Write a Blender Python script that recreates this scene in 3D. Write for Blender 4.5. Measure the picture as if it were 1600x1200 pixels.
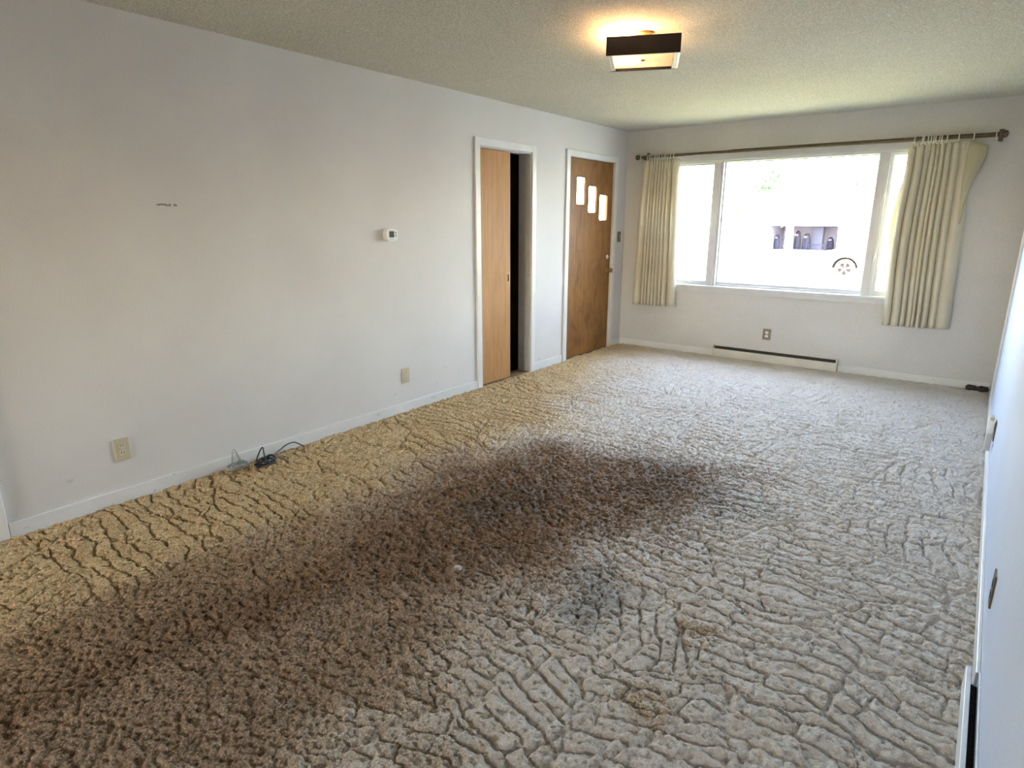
import bpy, bmesh, math, random
import numpy as np
from mathutils import Vector, Matrix

sc = bpy.context.scene
col = sc.collection
for o in list(bpy.data.objects):
    bpy.data.objects.remove(o)

# ---------------------------------------------------------------- camera
F_PX, YAW, PITCH, ROLL = 962.67, 0.6523, 0.2595, 0.0008
CAM = Vector((3.4995, 0.0, 1.4675))
D, W, H = 6.7486, 3.6779, 2.44            # back wall, right wall, ceiling
FW = Vector((-math.sin(YAW) * math.cos(PITCH), math.cos(YAW) * math.cos(PITCH), -math.sin(PITCH)))
RT = FW.cross(Vector((0, 0, 1))).normalized()
UP = RT.cross(FW)
RT2 = RT * math.cos(ROLL) + UP * math.sin(ROLL)
UP2 = -RT * math.sin(ROLL) + UP * math.cos(ROLL)
cd = bpy.data.cameras.new('camera')
cd.sensor_width = 36.0
cd.sensor_fit = 'HORIZONTAL'
cd.lens = 36.0 * F_PX / 1600.0
cd.clip_start = 0.02
cd.clip_end = 500
cam = bpy.data.objects.new('camera', cd)
col.objects.link(cam)
cam.matrix_world = Matrix(((RT2.x, UP2.x, -FW.x, CAM.x), (RT2.y, UP2.y, -FW.y, CAM.y),
                           (RT2.z, UP2.z, -FW.z, CAM.z), (0, 0, 0, 1)))
sc.camera = cam

# ---------------------------------------------------------------- light and exposure
sc.view_settings.view_transform = 'Standard'
sc.view_settings.look = 'None'
sc.view_settings.gamma = 1.0
sc.view_settings.use_curve_mapping = False
sc.view_settings.exposure = 0.64
SKY = 9.0
SUN = 38.0
world = bpy.data.worlds.new('sky')
sc.world = world
world.use_nodes = True
wn = world.node_tree
wn.nodes.clear()
tex = wn.nodes.new('ShaderNodeTexSky')
tex.sky_type = 'NISHITA'
tex.sun_disc = False
tex.sun_elevation = math.radians(52)
tex.sun_rotation = math.radians(160)
tex.air_density = 1.0
tex.dust_density = 2.0
tex.ozone_density = 1.0
bg = wn.nodes.new('ShaderNodeBackground')
bg.inputs['Strength'].default_value = SKY
wo = wn.nodes.new('ShaderNodeOutputWorld')
tint = wn.nodes.new('ShaderNodeMix')
tint.data_type = 'RGBA'
tint.blend_type = 'MULTIPLY'
tint.inputs[0].default_value = 1.0
tint.inputs[7].default_value = (1.20, 0.99, 0.845, 1)        # camera white balance
wn.links.new(tex.outputs[0], tint.inputs[6])
wn.links.new(tint.outputs[2], bg.inputs[0])
wn.links.new(bg.outputs[0], wo.inputs[0])
sl = bpy.data.lights.new('sun', 'SUN')
sl.energy = SUN
sl.angle = math.radians(0.6)
sl.color = (1.0, 0.94, 0.84)
so = bpy.data.objects.new('sun', sl)
col.objects.link(so)
so.location = (8, -12, 20)
SUN_DIR = Vector((-0.35, 0.62, -0.80)).normalized()       # comes over the roof from behind the camera
so.rotation_euler = SUN_DIR.to_track_quat('-Z', 'Y').to_euler()


def portal(loc, rot, sx, sy):
    l = bpy.data.lights.new('window_portal', 'AREA')
    l.shape = 'RECTANGLE'
    l.size, l.size_y = sx, sy
    l.cycles.is_portal = True
    o = bpy.data.objects.new('window_portal', l)
    col.objects.link(o)
    o.location = loc
    o.rotation_euler = rot
    return o


portal((1.835, D + 0.17, 1.425), (-math.pi / 2, 0, 0), 2.6, 1.32)
portal((0.80, -4.74, 1.525), (math.pi / 2, 0, 0), 1.2, 0.85)  # over the added rear fill window

# ---------------------------------------------------------------- helpers


def tag(o, label=None, cat=None, group=None, kind=None):
    if label: o['label'] = label
    if cat: o['category'] = cat
    if group: o['group'] = group
    if kind: o['kind'] = kind
    return o


def empty(name, loc, rz=0.0):
    o = bpy.data.objects.new(name, None)
    o.empty_display_size = 0.05
    col.objects.link(o)
    o.location = loc
    o.rotation_euler = (0, 0, rz)
    return o


class MB:
    """collects shapes into one bmesh"""

    def __init__(self):
        self.bm = bmesh.new()

    def box(self, x0, x1, y0, y1, z0, z1, bev=0.0, seg=2):
        t = bmesh.new()
        v = [t.verts.new((x, y, z)) for x in (x0, x1) for y in (y0, y1) for z in (z0, z1)]
        for f in ((0, 1, 3, 2), (4, 6, 7, 5), (0, 4, 5, 1), (2, 3, 7, 6), (0, 2, 6, 4), (1, 5, 7, 3)):
            t.faces.new([v[i] for i in f])
        bmesh.ops.recalc_face_normals(t, faces=t.faces)
        if bev > 0:
            bmesh.ops.bevel(t, geom=t.edges[:], offset=bev, segments=seg, affect='EDGES', profile=0.5)
        self._merge(t)
        return self

    def _merge(self, t, mat=None):
        if mat is not None:
            bmesh.ops.transform(t, matrix=mat, verts=t.verts)
        me = bpy.data.meshes.new('tmp')
        t.to_mesh(me)
        t.free()
        self.bm.from_mesh(me)
        bpy.data.meshes.remove(me)

    def tube(self, pts, r, n=8, closed=False, caps=True):
        pts = [Vector(p) for p in pts]
        m = len(pts)
        rad = r if isinstance(r, (list, tuple)) else [r] * m
        tang = []
        for i in range(m):
            a = pts[(i - 1) % m] if (closed or i > 0) else pts[i]
            b = pts[(i + 1) % m] if (closed or i < m - 1) else pts[i]
            d = b - a
            tang.append(d.normalized() if d.length > 1e-9 else Vector((0, 0, 1)))
        ref = Vector((0, 0, 1)) if abs(tang[0].z) < 0.9 else Vector((1, 0, 0))
        nrm = (ref - tang[0] * ref.dot(tang[0])).normalized()
        rings = []
        for i in range(m):
            nrm = nrm - tang[i] * nrm.dot(tang[i])
            nrm = nrm.normalized() if nrm.length > 1e-6 else tang[i].orthogonal().normalized()
            bi = tang[i].cross(nrm)
            rings.append([self.bm.verts.new(pts[i] + (nrm * math.cos(2 * math.pi * k / n) + bi * math.sin(2 * math.pi * k / n)) * rad[i]) for k in range(n)])
        for i in range(m if closed else m - 1):
            a, b = rings[i], rings[(i + 1) % m]
            for k in range(n):
                f = self.bm.faces.new((a[k], a[(k + 1) % n], b[(k + 1) % n], b[k]))
                f.smooth = True
        if caps and not closed:
            self.bm.faces.new(rings[0][::-1])
            self.bm.faces.new(rings[-1])
        return self

    def lathe(self, prof, origin, axis, n=24, caps=True):
        """prof: list of (radius, height along axis)"""
        axis = Vector(axis).normalized()
        a = axis.orthogonal().normalized()
        b = axis.cross(a)
        o = Vector(origin)
        rings = []
        for r, h in prof:
            rings.append([self.bm.verts.new(o + axis * h + (a * math.cos(2 * math.pi * k / n) + b * math.sin(2 * math.pi * k / n)) * max(r, 1e-5)) for k in range(n)])
        for i in range(len(rings) - 1):
            for k in range(n):
                f = self.bm.faces.new((rings[i][k], rings[i][(k + 1) % n], rings[i + 1][(k + 1) % n], rings[i + 1][k]))
                f.smooth = True
        if caps:
            self.bm.faces.new(rings[0][::-1])
            self.bm.faces.new(rings[-1])
        return self

    def prism(self, outer, holes, thick, mat, bev=0.0):
        """polygon (2-D) with holes, extruded along local z by thick, placed by mat"""
        t = bmesh.new()
        edges = []
        for loop in [outer] + holes:
            vs = [t.verts.new((p[0], p[1], 0)) for p in loop]
            for i in range(len(vs)):
                edges.append(t.edges.new((vs[i], vs[(i + 1) % len(vs)])))
        bmesh.ops.triangle_fill(t, edges=edges, use_beauty=True, use_dissolve=False, normal=(0, 0, 1))
        r = bmesh.ops.extrude_face_region(t, geom=t.faces[:])
        bmesh.ops.translate(t, verts=[g for g in r['geom'] if isinstance(g, bmesh.types.BMVert)], vec=(0, 0, thick))
        bmesh.ops.recalc_face_normals(t, faces=t.faces)
        self._merge(t, mat)
        return self

    def build(self, name, mat, parent=None, smooth=None):
        me = bpy.data.meshes.new(name)
        bmesh.ops.recalc_face_normals(self.bm, faces=self.bm.faces)
        self.bm.to_mesh(me)
        self.bm.free()
        if smooth is not None:
            for p in me.polygons: p.use_smooth = smooth
        me.materials.append(mat)
        o = bpy.data.objects.new(name, me)
        col.objects.link(o)
        if parent is not None: o.parent = parent
        return o


def copy_tree(o, parent=None):
    c = o.copy()
    col.objects.link(c)
    c.parent = parent
    for ch in list(o.children):
        copy_tree(ch, c)
    return c


def struct(o):
    o['kind'] = 'structure'
    return o


def rrect(w, h, r, n=6, cx=0.0, cy=0.0):
    pts = []
    for sx, sy, a0 in ((1, 1, 0), (-1, 1, 90), (-1, -1, 180), (1, -1, 270)):
        for k in range(n + 1):
            a = math.radians(a0 + 90 * k / n)
            pts.append((cx + sx * (w / 2 - r) + r * math.cos(a), cy + sy * (h / 2 - r) + r * math.sin(a)))
    return pts


# frames for prisms: local x, local y, local z(normal)
def frame(o, ex, ey, ez):
    ex, ey, ez = Vector(ex), Vector(ey), Vector(ez)
    return Matrix(((ex.x, ey.x, ez.x, o[0]), (ex.y, ey.y, ez.y, o[1]), (ex.z, ey.z, ez.z, o[2]), (0, 0, 0, 1)))


# ---------------------------------------------------------------- materials
class N:
    def __init__(self, name):
        self.m = bpy.data.materials.new(name)
        self.m.use_nodes = True
        self.t = self.m.node_tree
        self.p = self.t.nodes['Principled BSDF']
        self.out = self.t.nodes['Material Output']

    def n(self, ty, **kw):
        nd = self.t.nodes.new(ty)
        for k, v in kw.items():
            if hasattr(nd, k): setattr(nd, k, v)
        return nd

    def link(self, a, b): self.t.links.new(a, b)

    def coord(self, scale=(1, 1, 1), which='Object'):
        c = self.n('ShaderNodeTexCoord')
        mp = self.n('ShaderNodeMapping')
        mp.inputs['Scale'].default_value = scale
        self.link(c.outputs[which], mp.inputs[0])
        return mp.outputs[0]

    def noise(self, vec, scale, detail=3, rough=0.55, dist=0.0):
        nd = self.n('ShaderNodeTexNoise')
        nd.inputs['Scale'].default_value = scale
        nd.inputs['Detail'].default_value = detail
        nd.inputs['Roughness'].default_value = rough
        nd.inputs['Distortion'].default_value = dist
        self.link(vec, nd.inputs['Vector'])
        return nd.outputs['Fac']

    def ramp(self, fac, stops):
        nd = self.n('ShaderNodeValToRGB')
        el = nd.color_ramp.elements
        while len(el) < len(stops): el.new(0.5)
        for e, (pos, c) in zip(el, stops):
            e.position = pos
            e.color = (c[0], c[1], c[2], 1)
        self.link(fac, nd.inputs[0])
        return nd.outputs[0]

    def mix(self, fac, a, b, mode='MIX'):
        nd = self.n('ShaderNodeMix', data_type='RGBA', blend_type=mode)
        for s, v in ((nd.inputs[0], fac), (nd.inputs[6], a), (nd.inputs[7], b)):
            if hasattr(v, 'links'): self.link(v, s)
            elif isinstance(v, (int, float)): s.default_value = v
            else: s.default_value = (v[0], v[1], v[2], 1)
        return nd.outputs[2]

    def math(self, op, a, b=0.0, c=None, clamp=False):
        nd = self.n('ShaderNodeMath', operation=op)
        nd.use_clamp = clamp
        for i, v in enumerate((a, b, c)):
            if v is None: continue
            if hasattr(v, 'links'): self.link(v, nd.inputs[i])
            else: nd.inputs[i].default_value = v
        return nd.outputs[0]

    def bump(self, h, strength, dist=0.01):
        nd = self.n('ShaderNodeBump')
        nd.inputs['Strength'].default_value = strength
        nd.inputs['Distance'].default_value = dist
        self.link(h, nd.inputs['Height'])
        self.link(nd.outputs[0], self.p.inputs['Normal'])
        return nd

    def base(self, c):
        if hasattr(c, 'links'): self.link(c, self.p.inputs['Base Color'])
        else: self.p.inputs['Base Color'].default_value = (c[0], c[1], c[2], 1)
        return self

    def set(self, **kw):
        for k, v in kw.items(): self.p.inputs[k.replace('_', ' ')].default_value = v
        return self


def plain(name, c, rough=0.5, metal=0.0, var=0.08, scale=20.0, bump=0.0, spec=0.5):
    m = N(name)
    m.p.inputs['Specular IOR Level'].default_value = spec
    v = m.coord()
    f = m.noise(v, scale, 4)
    lo = tuple(x * (1 - var) for x in c)
    hi = tuple(min(1, x * (1 + var)) for x in c)
    m.base(m.ramp(f, [(0.3, lo), (0.7, hi)]))
    m.set(Roughness=rough, Metallic=metal)
    if bump > 0: m.bump(m.noise(v, scale * 6, 3), bump, 0.002)
    return m.m


def wall_mat(name, c0, c1, rough, marks=False):
    m = N(name)
    v = m.coord()
    f = m.noise(v, 1.6, 4, 0.6)
    c = m.ramp(f, [(0.35, c0), (0.65, c1)])
    # brushed-on blotches of touch-up paint
    f2 = m.noise(m.coord((1, 0.35, 1.6)), 2.6, 3, 0.5, 0.6)
    c = m.mix(m.ramp(f2, [(0.5, (0, 0, 0)), (0.62, (0.35, 0.35, 0.35))]), c, tuple(x * 0.955 for x in c1))
    # fine sand-paint grain
    g = m.noise(v, 260, 2)
    c = m.mix(0.16, c, m.ramp(g, [(0.35, (0.3, 0.29, 0.28)), (0.65, (0.95, 0.95, 0.95))]))
    if marks:
        # short dark scuff left by furniture, and grey rubs low on the wall
        sp = m.n('ShaderNodeSeparateXYZ')
        tc = m.n('ShaderNodeTexCoord')
        m.link(tc.outputs['Object'], sp.inputs[0])
        yy, zz = sp.outputs[1], sp.outputs[2]
        dy = m.math('COMPARE', yy, 1.58, 0.055)
        dz = m.math('COMPARE', zz, 1.545, 0.006)
        br = m.math('GREATER_THAN', m.noise(m.coord((1, 60, 90)), 1.0, 2), 0.47)
        k = m.math('MULTIPLY', m.math('MULTIPLY', dy, dz), br)
        c = m.mix(m.math('MULTIPLY', k, 0.75), c, (0.12, 0.10, 0.09))
        low = m.math('LESS_THAN', zz, 0.30)
        rub = m.ramp(m.noise(m.coord((1, 7, 14)), 1.0, 4, 0.6), [(0.64, (0, 0, 0)), (0.70, (0.45, 0.45, 0.45))])
        c = m.mix(m.math('MULTIPLY', rub, low), c, (0.42, 0.40, 0.37))
    m.base(c)
    m.set(Roughness=rough)
    m.p.inputs['Specular IOR Level'].default_value = 0.5 if rough < 0.4 else 0.22
    b1 = m.noise(v, 140, 3)
    b2 = m.noise(v, 12, 3)
    m.bump(m.math('ADD', b1, m.math('MULTIPLY', b2, 0.8)), 0.22, 0.004)
    return m.m


def wood_mat(name, dark, mid, light, rough=0.38, dirt=0.0):
    m = N(name)
    f = m.noise(m.coord((1, 14, 1.1)), 2.0, 6, 0.6, 0.4)
    g = m.noise(m.coord((1, 90, 3.0)), 2.0, 4, 0.6)
    cl = m.noise(m.coord((1, 2.4, 1.3)), 2.4, 4, 0.6, 0.8)
    c = m.ramp(f, [(0.3, dark), (0.5, mid), (0.72, light)])
    c = m.mix(0.3, c, m.ramp(g, [(0.35, dark), (0.65, light)]))
    c = m.mix(m.ramp(cl, [(0.45, (0, 0, 0)), (0.75, (0.5, 0.5, 0.5))]), c, dark)
    if dirt:
        d = m.noise(m.coord((1, 3.0, 1.6)), 2.2, 5, 0.65, 1.2)
        c = m.mix(m.ramp(d, [(0.46, (0, 0, 0)), (0.68, (dirt, dirt, dirt))]), c, tuple(x * 0.42 for x in dark))
    m.base(c)
    m.set(Roughness=rough)
    m.p.inputs['Specular IOR Level'].default_value = 0.3
    m.bump(g, 0.05, 0.002)
    return m.m


def carpet_mat():
    m = N('sculpted shag carpet')
    v = m.coord()
    at = m.n('ShaderNodeAttribute', attribute_name='dirt')
    sep = m.n('ShaderNodeSeparateColor')
    m.link(at.outputs['Color'], sep.inputs[0])
    wear, grey, stain = sep.outputs[0], sep.outputs[1], sep.outputs[2]
    tan = m.ramp(m.noise(v, 7, 4), [(0.3, (0.66, 0.46, 0.235)), (0.7, (0.82, 0.60, 0.33))])
    gry = m.ramp(m.noise(v, 9, 4), [(0.3, (0.73, 0.615, 0.505)), (0.7, (0.88, 0.765, 0.65))])
    brn = m.ramp(m.noise(v, 11, 5, 0.65), [(0.3, (0.19, 0.112, 0.056)), (0.7, (0.35, 0.215, 0.118))])
    c = m.mix(grey, tan, gry)
    c = m.mix(wear, c, brn)
    c = m.mix(stain, c, (0.05, 0.042, 0.038))
    # yarn fibres: light tips, with the shade between tufts painted dark
    fib = m.noise(v, 120, 4, 0.72)
    c = m.mix(0.75, c, m.ramp(fib, [(0.34, (0.08, 0.08, 0.08)), (0.5, (0.5, 0.5, 0.5)), (0.66, (0.98, 0.98, 0.98))]), 'OVERLAY')
    m.base(c)
    m.set(Roughness=0.48, Sheen_Roughness=0.35, IOR=1.9, Sheen_Tint=(1.0, 0.94, 0.84, 1), Specular_Tint=(1.0, 0.95, 0.86, 1))
    sheen_zone = m.math('MULTIPLY', grey, m.math('SUBTRACT', 1.0, m.math('MULTIPLY', wear, 1.5), clamp=True))
    m.link(m.math('MULTIPLY', sheen_zone, 1.0), m.p.inputs['Sheen Weight'])
    m.link(m.math('MULTIPLY_ADD', sheen_zone, 0.95, 0.05), m.p.inputs['Specular IOR Level'])
    a = m.noise(v, 90, 4, 0.7)
    b = m.noise(v, 320, 3, 0.7)
    m.bump(m.math('ADD', a, m.math('MULTIPLY', b, 0.5)), 1.0, 0.016)
    return m.m


def popcorn_mat():
    m = N('sprayed popcorn ceiling')
    v = m.coord()
    f = m.noise(v, 1.2, 3)
    c = m.ramp(f, [(0.3, (0.60, 0.56, 0.455)), (0.7, (0.66, 0.62, 0.515))])
    g = m.noise(v, 95, 3, 0.65)
    c = m.mix(0.42, c, m.ramp(g, [(0.35, (0.30, 0.28, 0.22)), (0.65, (0.95, 0.93, 0.86))]))
    vo = m.n('ShaderNodeTexVoronoi', feature='F1')
    vo.inputs['Scale'].default_value = 17
    m.link(v, vo.inputs['Vector'])
    k = m.math('LESS_THAN', vo.outputs['Distance'], 0.085)
    sp = m.n('ShaderNodeSeparateColor')
    m.link(vo.outputs['Color'], sp.inputs[0])
    k = m.math('MULTIPLY', k, m.math('GREATER_THAN', sp.outputs[0], 0.45))
    c = m.mix(k, c, (0.98, 0.97, 0.94))           # mica flecks in the spray, their glitter painted as near-white
    m.base(c)
    m.set(Roughness=0.9)
    m.bump(m.math('ADD', m.noise(v, 75, 4, 0.65), m.math('MULTIPLY', m.noise(v, 190, 3), 0.5)), 0.9, 0.012)
    return m.m


def fabric_mat(name, c0, c1, trans=0.35):
    m = N(name)
    v = m.coord()
    weave = m.noise(m.coord((120, 120, 700)), 1.0, 3, 0.6)
    blot = m.noise(v, 5, 3)
    c = m.ramp(blot, [(0.3, c0), (0.7, c1)])
    c = m.mix(0.22, c, m.ramp(weave, [(0.35, tuple(x * 0.5 for x in c0)), (0.65, (0.95, 0.92, 0.8))]))
    m.base(c)
    m.set(Roughness=0.9, Sheen_Weight=0.15)
    m.bump(weave, 0.25, 0.003)
    tr = m.n('ShaderNodeBsdfTranslucent')
    m.link(c, tr.inputs[0])
    mx = m.n('ShaderNodeMixShader')
    mx.inputs[0].default_value = trans
    m.link(m.p.outputs[0], mx.inputs[1])
    m.link(tr.outputs[0], mx.inputs[2])
    m.link(mx.outputs[0], m.out.inputs[0])
    return m.m


def glass_mat():
    m = N('window glass')
    tr = m.n('ShaderNodeBsdfTransparent')
    tr.inputs[0].default_value = (0.96, 0.98, 0.97, 1)
    gl = m.n('ShaderNodeBsdfGlossy')
    gl.inputs['Roughness'].default_value = 0.02
    fr = m.n('ShaderNodeFresnel')
    geo = m.n('ShaderNodeNewGeometry')
    # the same reflectance on both faces of the thin pane
    ior = m.math('MULTIPLY_ADD', geo.outputs['Backfacing'], 1 / 1.45 - 1.45, 1.45)
    m.link(ior, fr.inputs[0])
    # faint dust film on the pane
    du = m.noise(m.coord(), 6, 4)
    fac = m.math('ADD', fr.outputs[0], m.math('MULTIPLY', du, 0.004), clamp=True)
    mx = m.n('ShaderNodeMixShader')
    m.link(fac, mx.inputs[0])
    m.link(tr.outputs[0], mx.inputs[1])
    m.link(gl.outputs[0], mx.inputs[2])
    m.link(mx.outputs[0], m.out.inputs[0])
    return m.m


def emit_mat(name, c, s):
    m = N(name)
    m.base(c)
    m.p.inputs['Emission Color'].default_value = (c[0], c[1], c[2], 1)
    m.p.inputs['Emission Strength'].default_value = s
    return m.m


def frosted_mat():
    m = N('frosted lamp glass')
    v = m.coord()
    c = m.ramp(m.noise(v, 30, 2), [(0.3, (0.88, 0.84, 0.76)), (0.7, (0.94, 0.90, 0.82))])
    tr = m.n('ShaderNodeBsdfTranslucent')
    m.link(c, tr.inputs[0])
    m.base(c)
    m.set(Roughness=0.5)
    mx = m.n('ShaderNodeMixShader')
    mx.inputs[0].default_value = 0.6
    m.link(m.p.outputs[0], mx.inputs[1])
    m.link(tr.outputs[0], mx.inputs[2])
    m.link(mx.outputs[0], m.out.inputs[0])
    return m.m


def leaf_mat():
    m = N('tree leaf')
    v = m.coord()
    c = m.ramp(m.noise(v, 3, 2), [(0.3, (0.012, 0.05, 0.016)), (0.7, (0.024, 0.075, 0.02))])
    m.base(c)
    m.set(Roughness=0.6)
    return m.m


M = {}
M['wall'] = wall_mat('painted wall', (0.59, 0.565, 0.525), (0.64, 0.615, 0.57), 0.5)
M['wall_left'] = wall_mat('painted wall with scuffs', (0.675, 0.63, 0.59), (0.725, 0.69, 0.645), 0.6, True)
M['wall_right'] = wall_mat('satin wall with sky tint', (0.555, 0.635, 0.81), (0.595, 0.675, 0.85), 0.34)  # blue of the sky's reflection is mixed into this wall's paint colour
M['trim'] = plain('white trim paint', (0.74, 0.73, 0.70), 0.32, 0, 0.05, 6)
mb_ = N('scuffed baseboard paint')
_c = mb_.ramp(mb_.noise(mb_.coord(), 5, 4), [(0.3, (0.70, 0.69, 0.655)), (0.7, (0.76, 0.75, 0.72))])
_k = mb_.ramp(mb_.noise(mb_.coord((9, 9, 30)), 1.0, 5, 0.65), [(0.64, (0, 0, 0)), (0.70, (0.7, 0.7, 0.7))])
mb_.base(mb_.mix(_k, _c, (0.25, 0.22, 0.19)))
mb_.set(Roughness=0.38)
M['base'] = mb_.m
M['frame'] = plain('white window paint', (0.62, 0.62, 0.605), 0.35, 0, 0.04, 8)
M['door_light'] = wood_mat('honey birch veneer', (0.37, 0.175, 0.057), (0.455, 0.232, 0.082), (0.53, 0.29, 0.112), 0.6)
M['door_dark'] = wood_mat('worn birch veneer', (0.19, 0.078, 0.019), (0.265, 0.116, 0.030), (0.335, 0.162, 0.047), 0.5, 0.5)
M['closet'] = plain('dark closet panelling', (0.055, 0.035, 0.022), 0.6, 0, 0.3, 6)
M['sillwood'] = plain('brown floor strip', (0.20, 0.13, 0.07), 0.7, 0, 0.2, 20)
M['jamb'] = plain('grey jamb paint', (0.50, 0.49, 0.46), 0.5, 0, 0.08, 10)
M['carpet'] = carpet_mat()
M['ceiling'] = popcorn_mat()
M['curtain'] = fabric_mat('cream curtain cloth', (0.62, 0.55, 0.39), (0.68, 0.61, 0.45), 0.10)
M['lining'] = fabric_mat('pale curtain lining', (0.66, 0.59, 0.37), (0.72, 0.65, 0.43), 0.40)
M['glass'] = glass_mat()
M['bronze'] = plain('antique bronze', (0.11, 0.08, 0.045), 0.42, 0.35, 0.2, 30)
M['ringmat'] = plain('ivory ring plastic', (0.72, 0.68, 0.58), 0.3, 0, 0.06, 30)
M['brass'] = plain('tarnished brass', (0.33, 0.21, 0.08), 0.35, 0.8, 0.2, 40)
M['brownplate'] = plain('brown metal cover plate', (0.20, 0.155, 0.105), 0.4, 0.4, 0.15, 40)
M['blackmetal'] = plain('blackened hinge steel', (0.03, 0.025, 0.02), 0.5, 0.5, 0.2, 30)
M['almond'] = plain('almond plastic', (0.56, 0.48, 0.325), 0.4, 0, 0.05, 30)
M['almondlight'] = plain('light almond plastic', (0.62, 0.55, 0.40), 0.35, 0, 0.04, 30)
M['whiteplastic'] = plain('white plastic', (0.80, 0.79, 0.76), 0.35, 0, 0.03, 30)
M['screen'] = plain('grey green display', (0.075, 0.08, 0.06), 0.15, 0, 0.1, 30)
M['button'] = plain('grey rubber button', (0.10, 0.10, 0.09), 0.6, 0, 0.1, 30)
M['slot'] = plain('dark slot', (0.015, 0.013, 0.012), 0.8, 0, 0.1, 30, 0, 0.1)
M['heater'] = plain('aged cream enamel', (0.66, 0.62, 0.53), 0.35, 0, 0.10, 7)
M['heaterwhite'] = plain('white enamel', (0.74, 0.75, 0.77), 0.32, 0, 0.05, 7)
M['heaterdark'] = plain('dark heater fins', (0.045, 0.038, 0.032), 0.6, 0.3, 0.2, 60)
M['walnut'] = plain('dark walnut board', (0.012, 0.005, 0.003), 0.4, 0, 0.35, 18)
M['silver'] = plain('brushed aluminium', (0.62, 0.60, 0.57), 0.38, 0.7, 0.06, 30)
M['frosted'] = frosted_mat()
M['bulb'] = emit_mat('lit bulb', (1.0, 0.60, 0.28), 430.0)
M['bulboff'] = plain('unlit frosted bulb', (0.85, 0.83, 0.78), 0.3, 0, 0.03, 20)
M['blackcord'] = plain('black cord', (0.012, 0.011, 0.012), 0.35, 0, 0.2, 40)
M['greycord'] = plain('clear grey cable', (0.30, 0.31, 0.29), 0.3, 0.1, 0.2, 60)
M['darkcord'] = plain('dark brown cord', (0.035, 0.024, 0.018), 0.5, 0, 0.2, 40)
M['leaf'] = leaf_mat()
M['bark'] = plain('grey bark', (0.085, 0.072, 0.07), 0.9, 0, 0.8, 14, 0.5, 0.05)
M['lawn'] = plain('sunlit lawn', (0.20, 0.20, 0.085), 0.9, 0, 0.3, 3, 0.5)
M['street'] = plain('pale concrete', (0.32, 0.305, 0.28), 0.85, 0, 0.1, 2)
M['siding'] = plain('white house siding', (0.56, 0.55, 0.53), 0.7, 0, 0.05, 2)
M['roof'] = plain('light grey shingles', (0.42, 0.41, 0.40), 0.85, 0, 0.12, 9)
M['teal'] = plain('pale teal fascia paint', (0.16, 0.42, 0.40), 0.6, 0, 0.05, 5)
M['garage'] = plain('garage lining board', (0.125, 0.130, 0.185), 0.9, 0, 0.06, 3, 0, 0.1)
M['bluegrey'] = plain('blue grey cabinet paint', (0.060, 0.072, 0.125), 0.8, 0, 0.08, 4, 0, 0.1)
M['junk'] = plain('dark blue canvas', (0.016, 0.018, 0.034), 0.9, 0, 0.4, 5, 0, 0.05)
M['junkpale'] = plain('pale blue plastic', (0.09, 0.095, 0.13), 0.8, 0, 0.2, 5, 0, 0.1)
M['carpaint'] = plain('white car paint', (0.80, 0.80, 0.80), 0.2, 0, 0.02, 3)
M['tyre'] = plain('dusty tyre rubber', (0.045, 0.043, 0.042), 0.9, 0, 0.2, 20, 0, 0.1)
M['alloy'] = plain('silver alloy', (0.60, 0.60, 0.62), 0.35, 0.6, 0.05, 12)
M['carglass'] = plain('dark car glass', (0.05, 0.06, 0.07), 0.08, 0, 0.1, 4)

# ---------------------------------------------------------------- numpy noise for the carpet pile
_rs = np.random.RandomState(7)
_tab = _rs.rand(512, 512)


def vnoise(x, y, ox=0, oy=0):
    xi = np.floor(x).astype(int); yi = np.floor(y).astype(int)
    fx = x - xi; fy = y - yi
    fx = fx * fx * (3 - 2 * fx); fy = fy * fy * (3 - 2 * fy)
    a = _tab[(xi + ox) % 512, (yi + oy) % 512]; b = _tab[(xi + 1 + ox) % 512, (yi + oy) % 512]
    c = _tab[(xi + ox) % 512, (yi + 1 + oy) % 512]; d = _tab[(xi + 1 + ox) % 512, (yi + 1 + oy) % 512]
    return (a * (1 - fx) + b * fx) * (1 - fy) + (c * (1 - fx) + d * fx) * fy


def fbm(x, y, o, seed=0):
    s = 0; a = 0.5
    for k in range(o):
        s = s + a * vnoise(x * 2 ** k, y * 2 ** k, seed * 37 + k * 11, seed * 53 + k * 17)
        a *= 0.5
    return s / (1 - 0.5 ** o)


def sstep(a, b, x):
    t = np.clip((x - a) / (b - a), 0, 1)
    return t * t * (3 - 2 * t)


def poly_dist(px, py, poly):
    """signed distance, positive inside"""
    d = np.full(px.shape, 1e9); ins = np.zeros(px.shape, bool)
    n = len(poly)
    for i in range(n):
        ax, ay = poly[i]; bx, by = poly[(i + 1) % n]
        ex, ey = bx - ax, by - ay
        t = np.clip(((px - ax) * ex + (py - ay) * ey) / (ex * ex + ey * ey), 0, 1)
        d = np.minimum(d, np.hypot(px - ax - t * ex, py - ay - t * ey))
        c = ((ay > py) != (by > py)) & (px < (bx - ax) * (py - ay) / (by - ay + 1e-12) + ax)
        ins ^= c
    return np.where(ins, d, -d)


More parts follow.
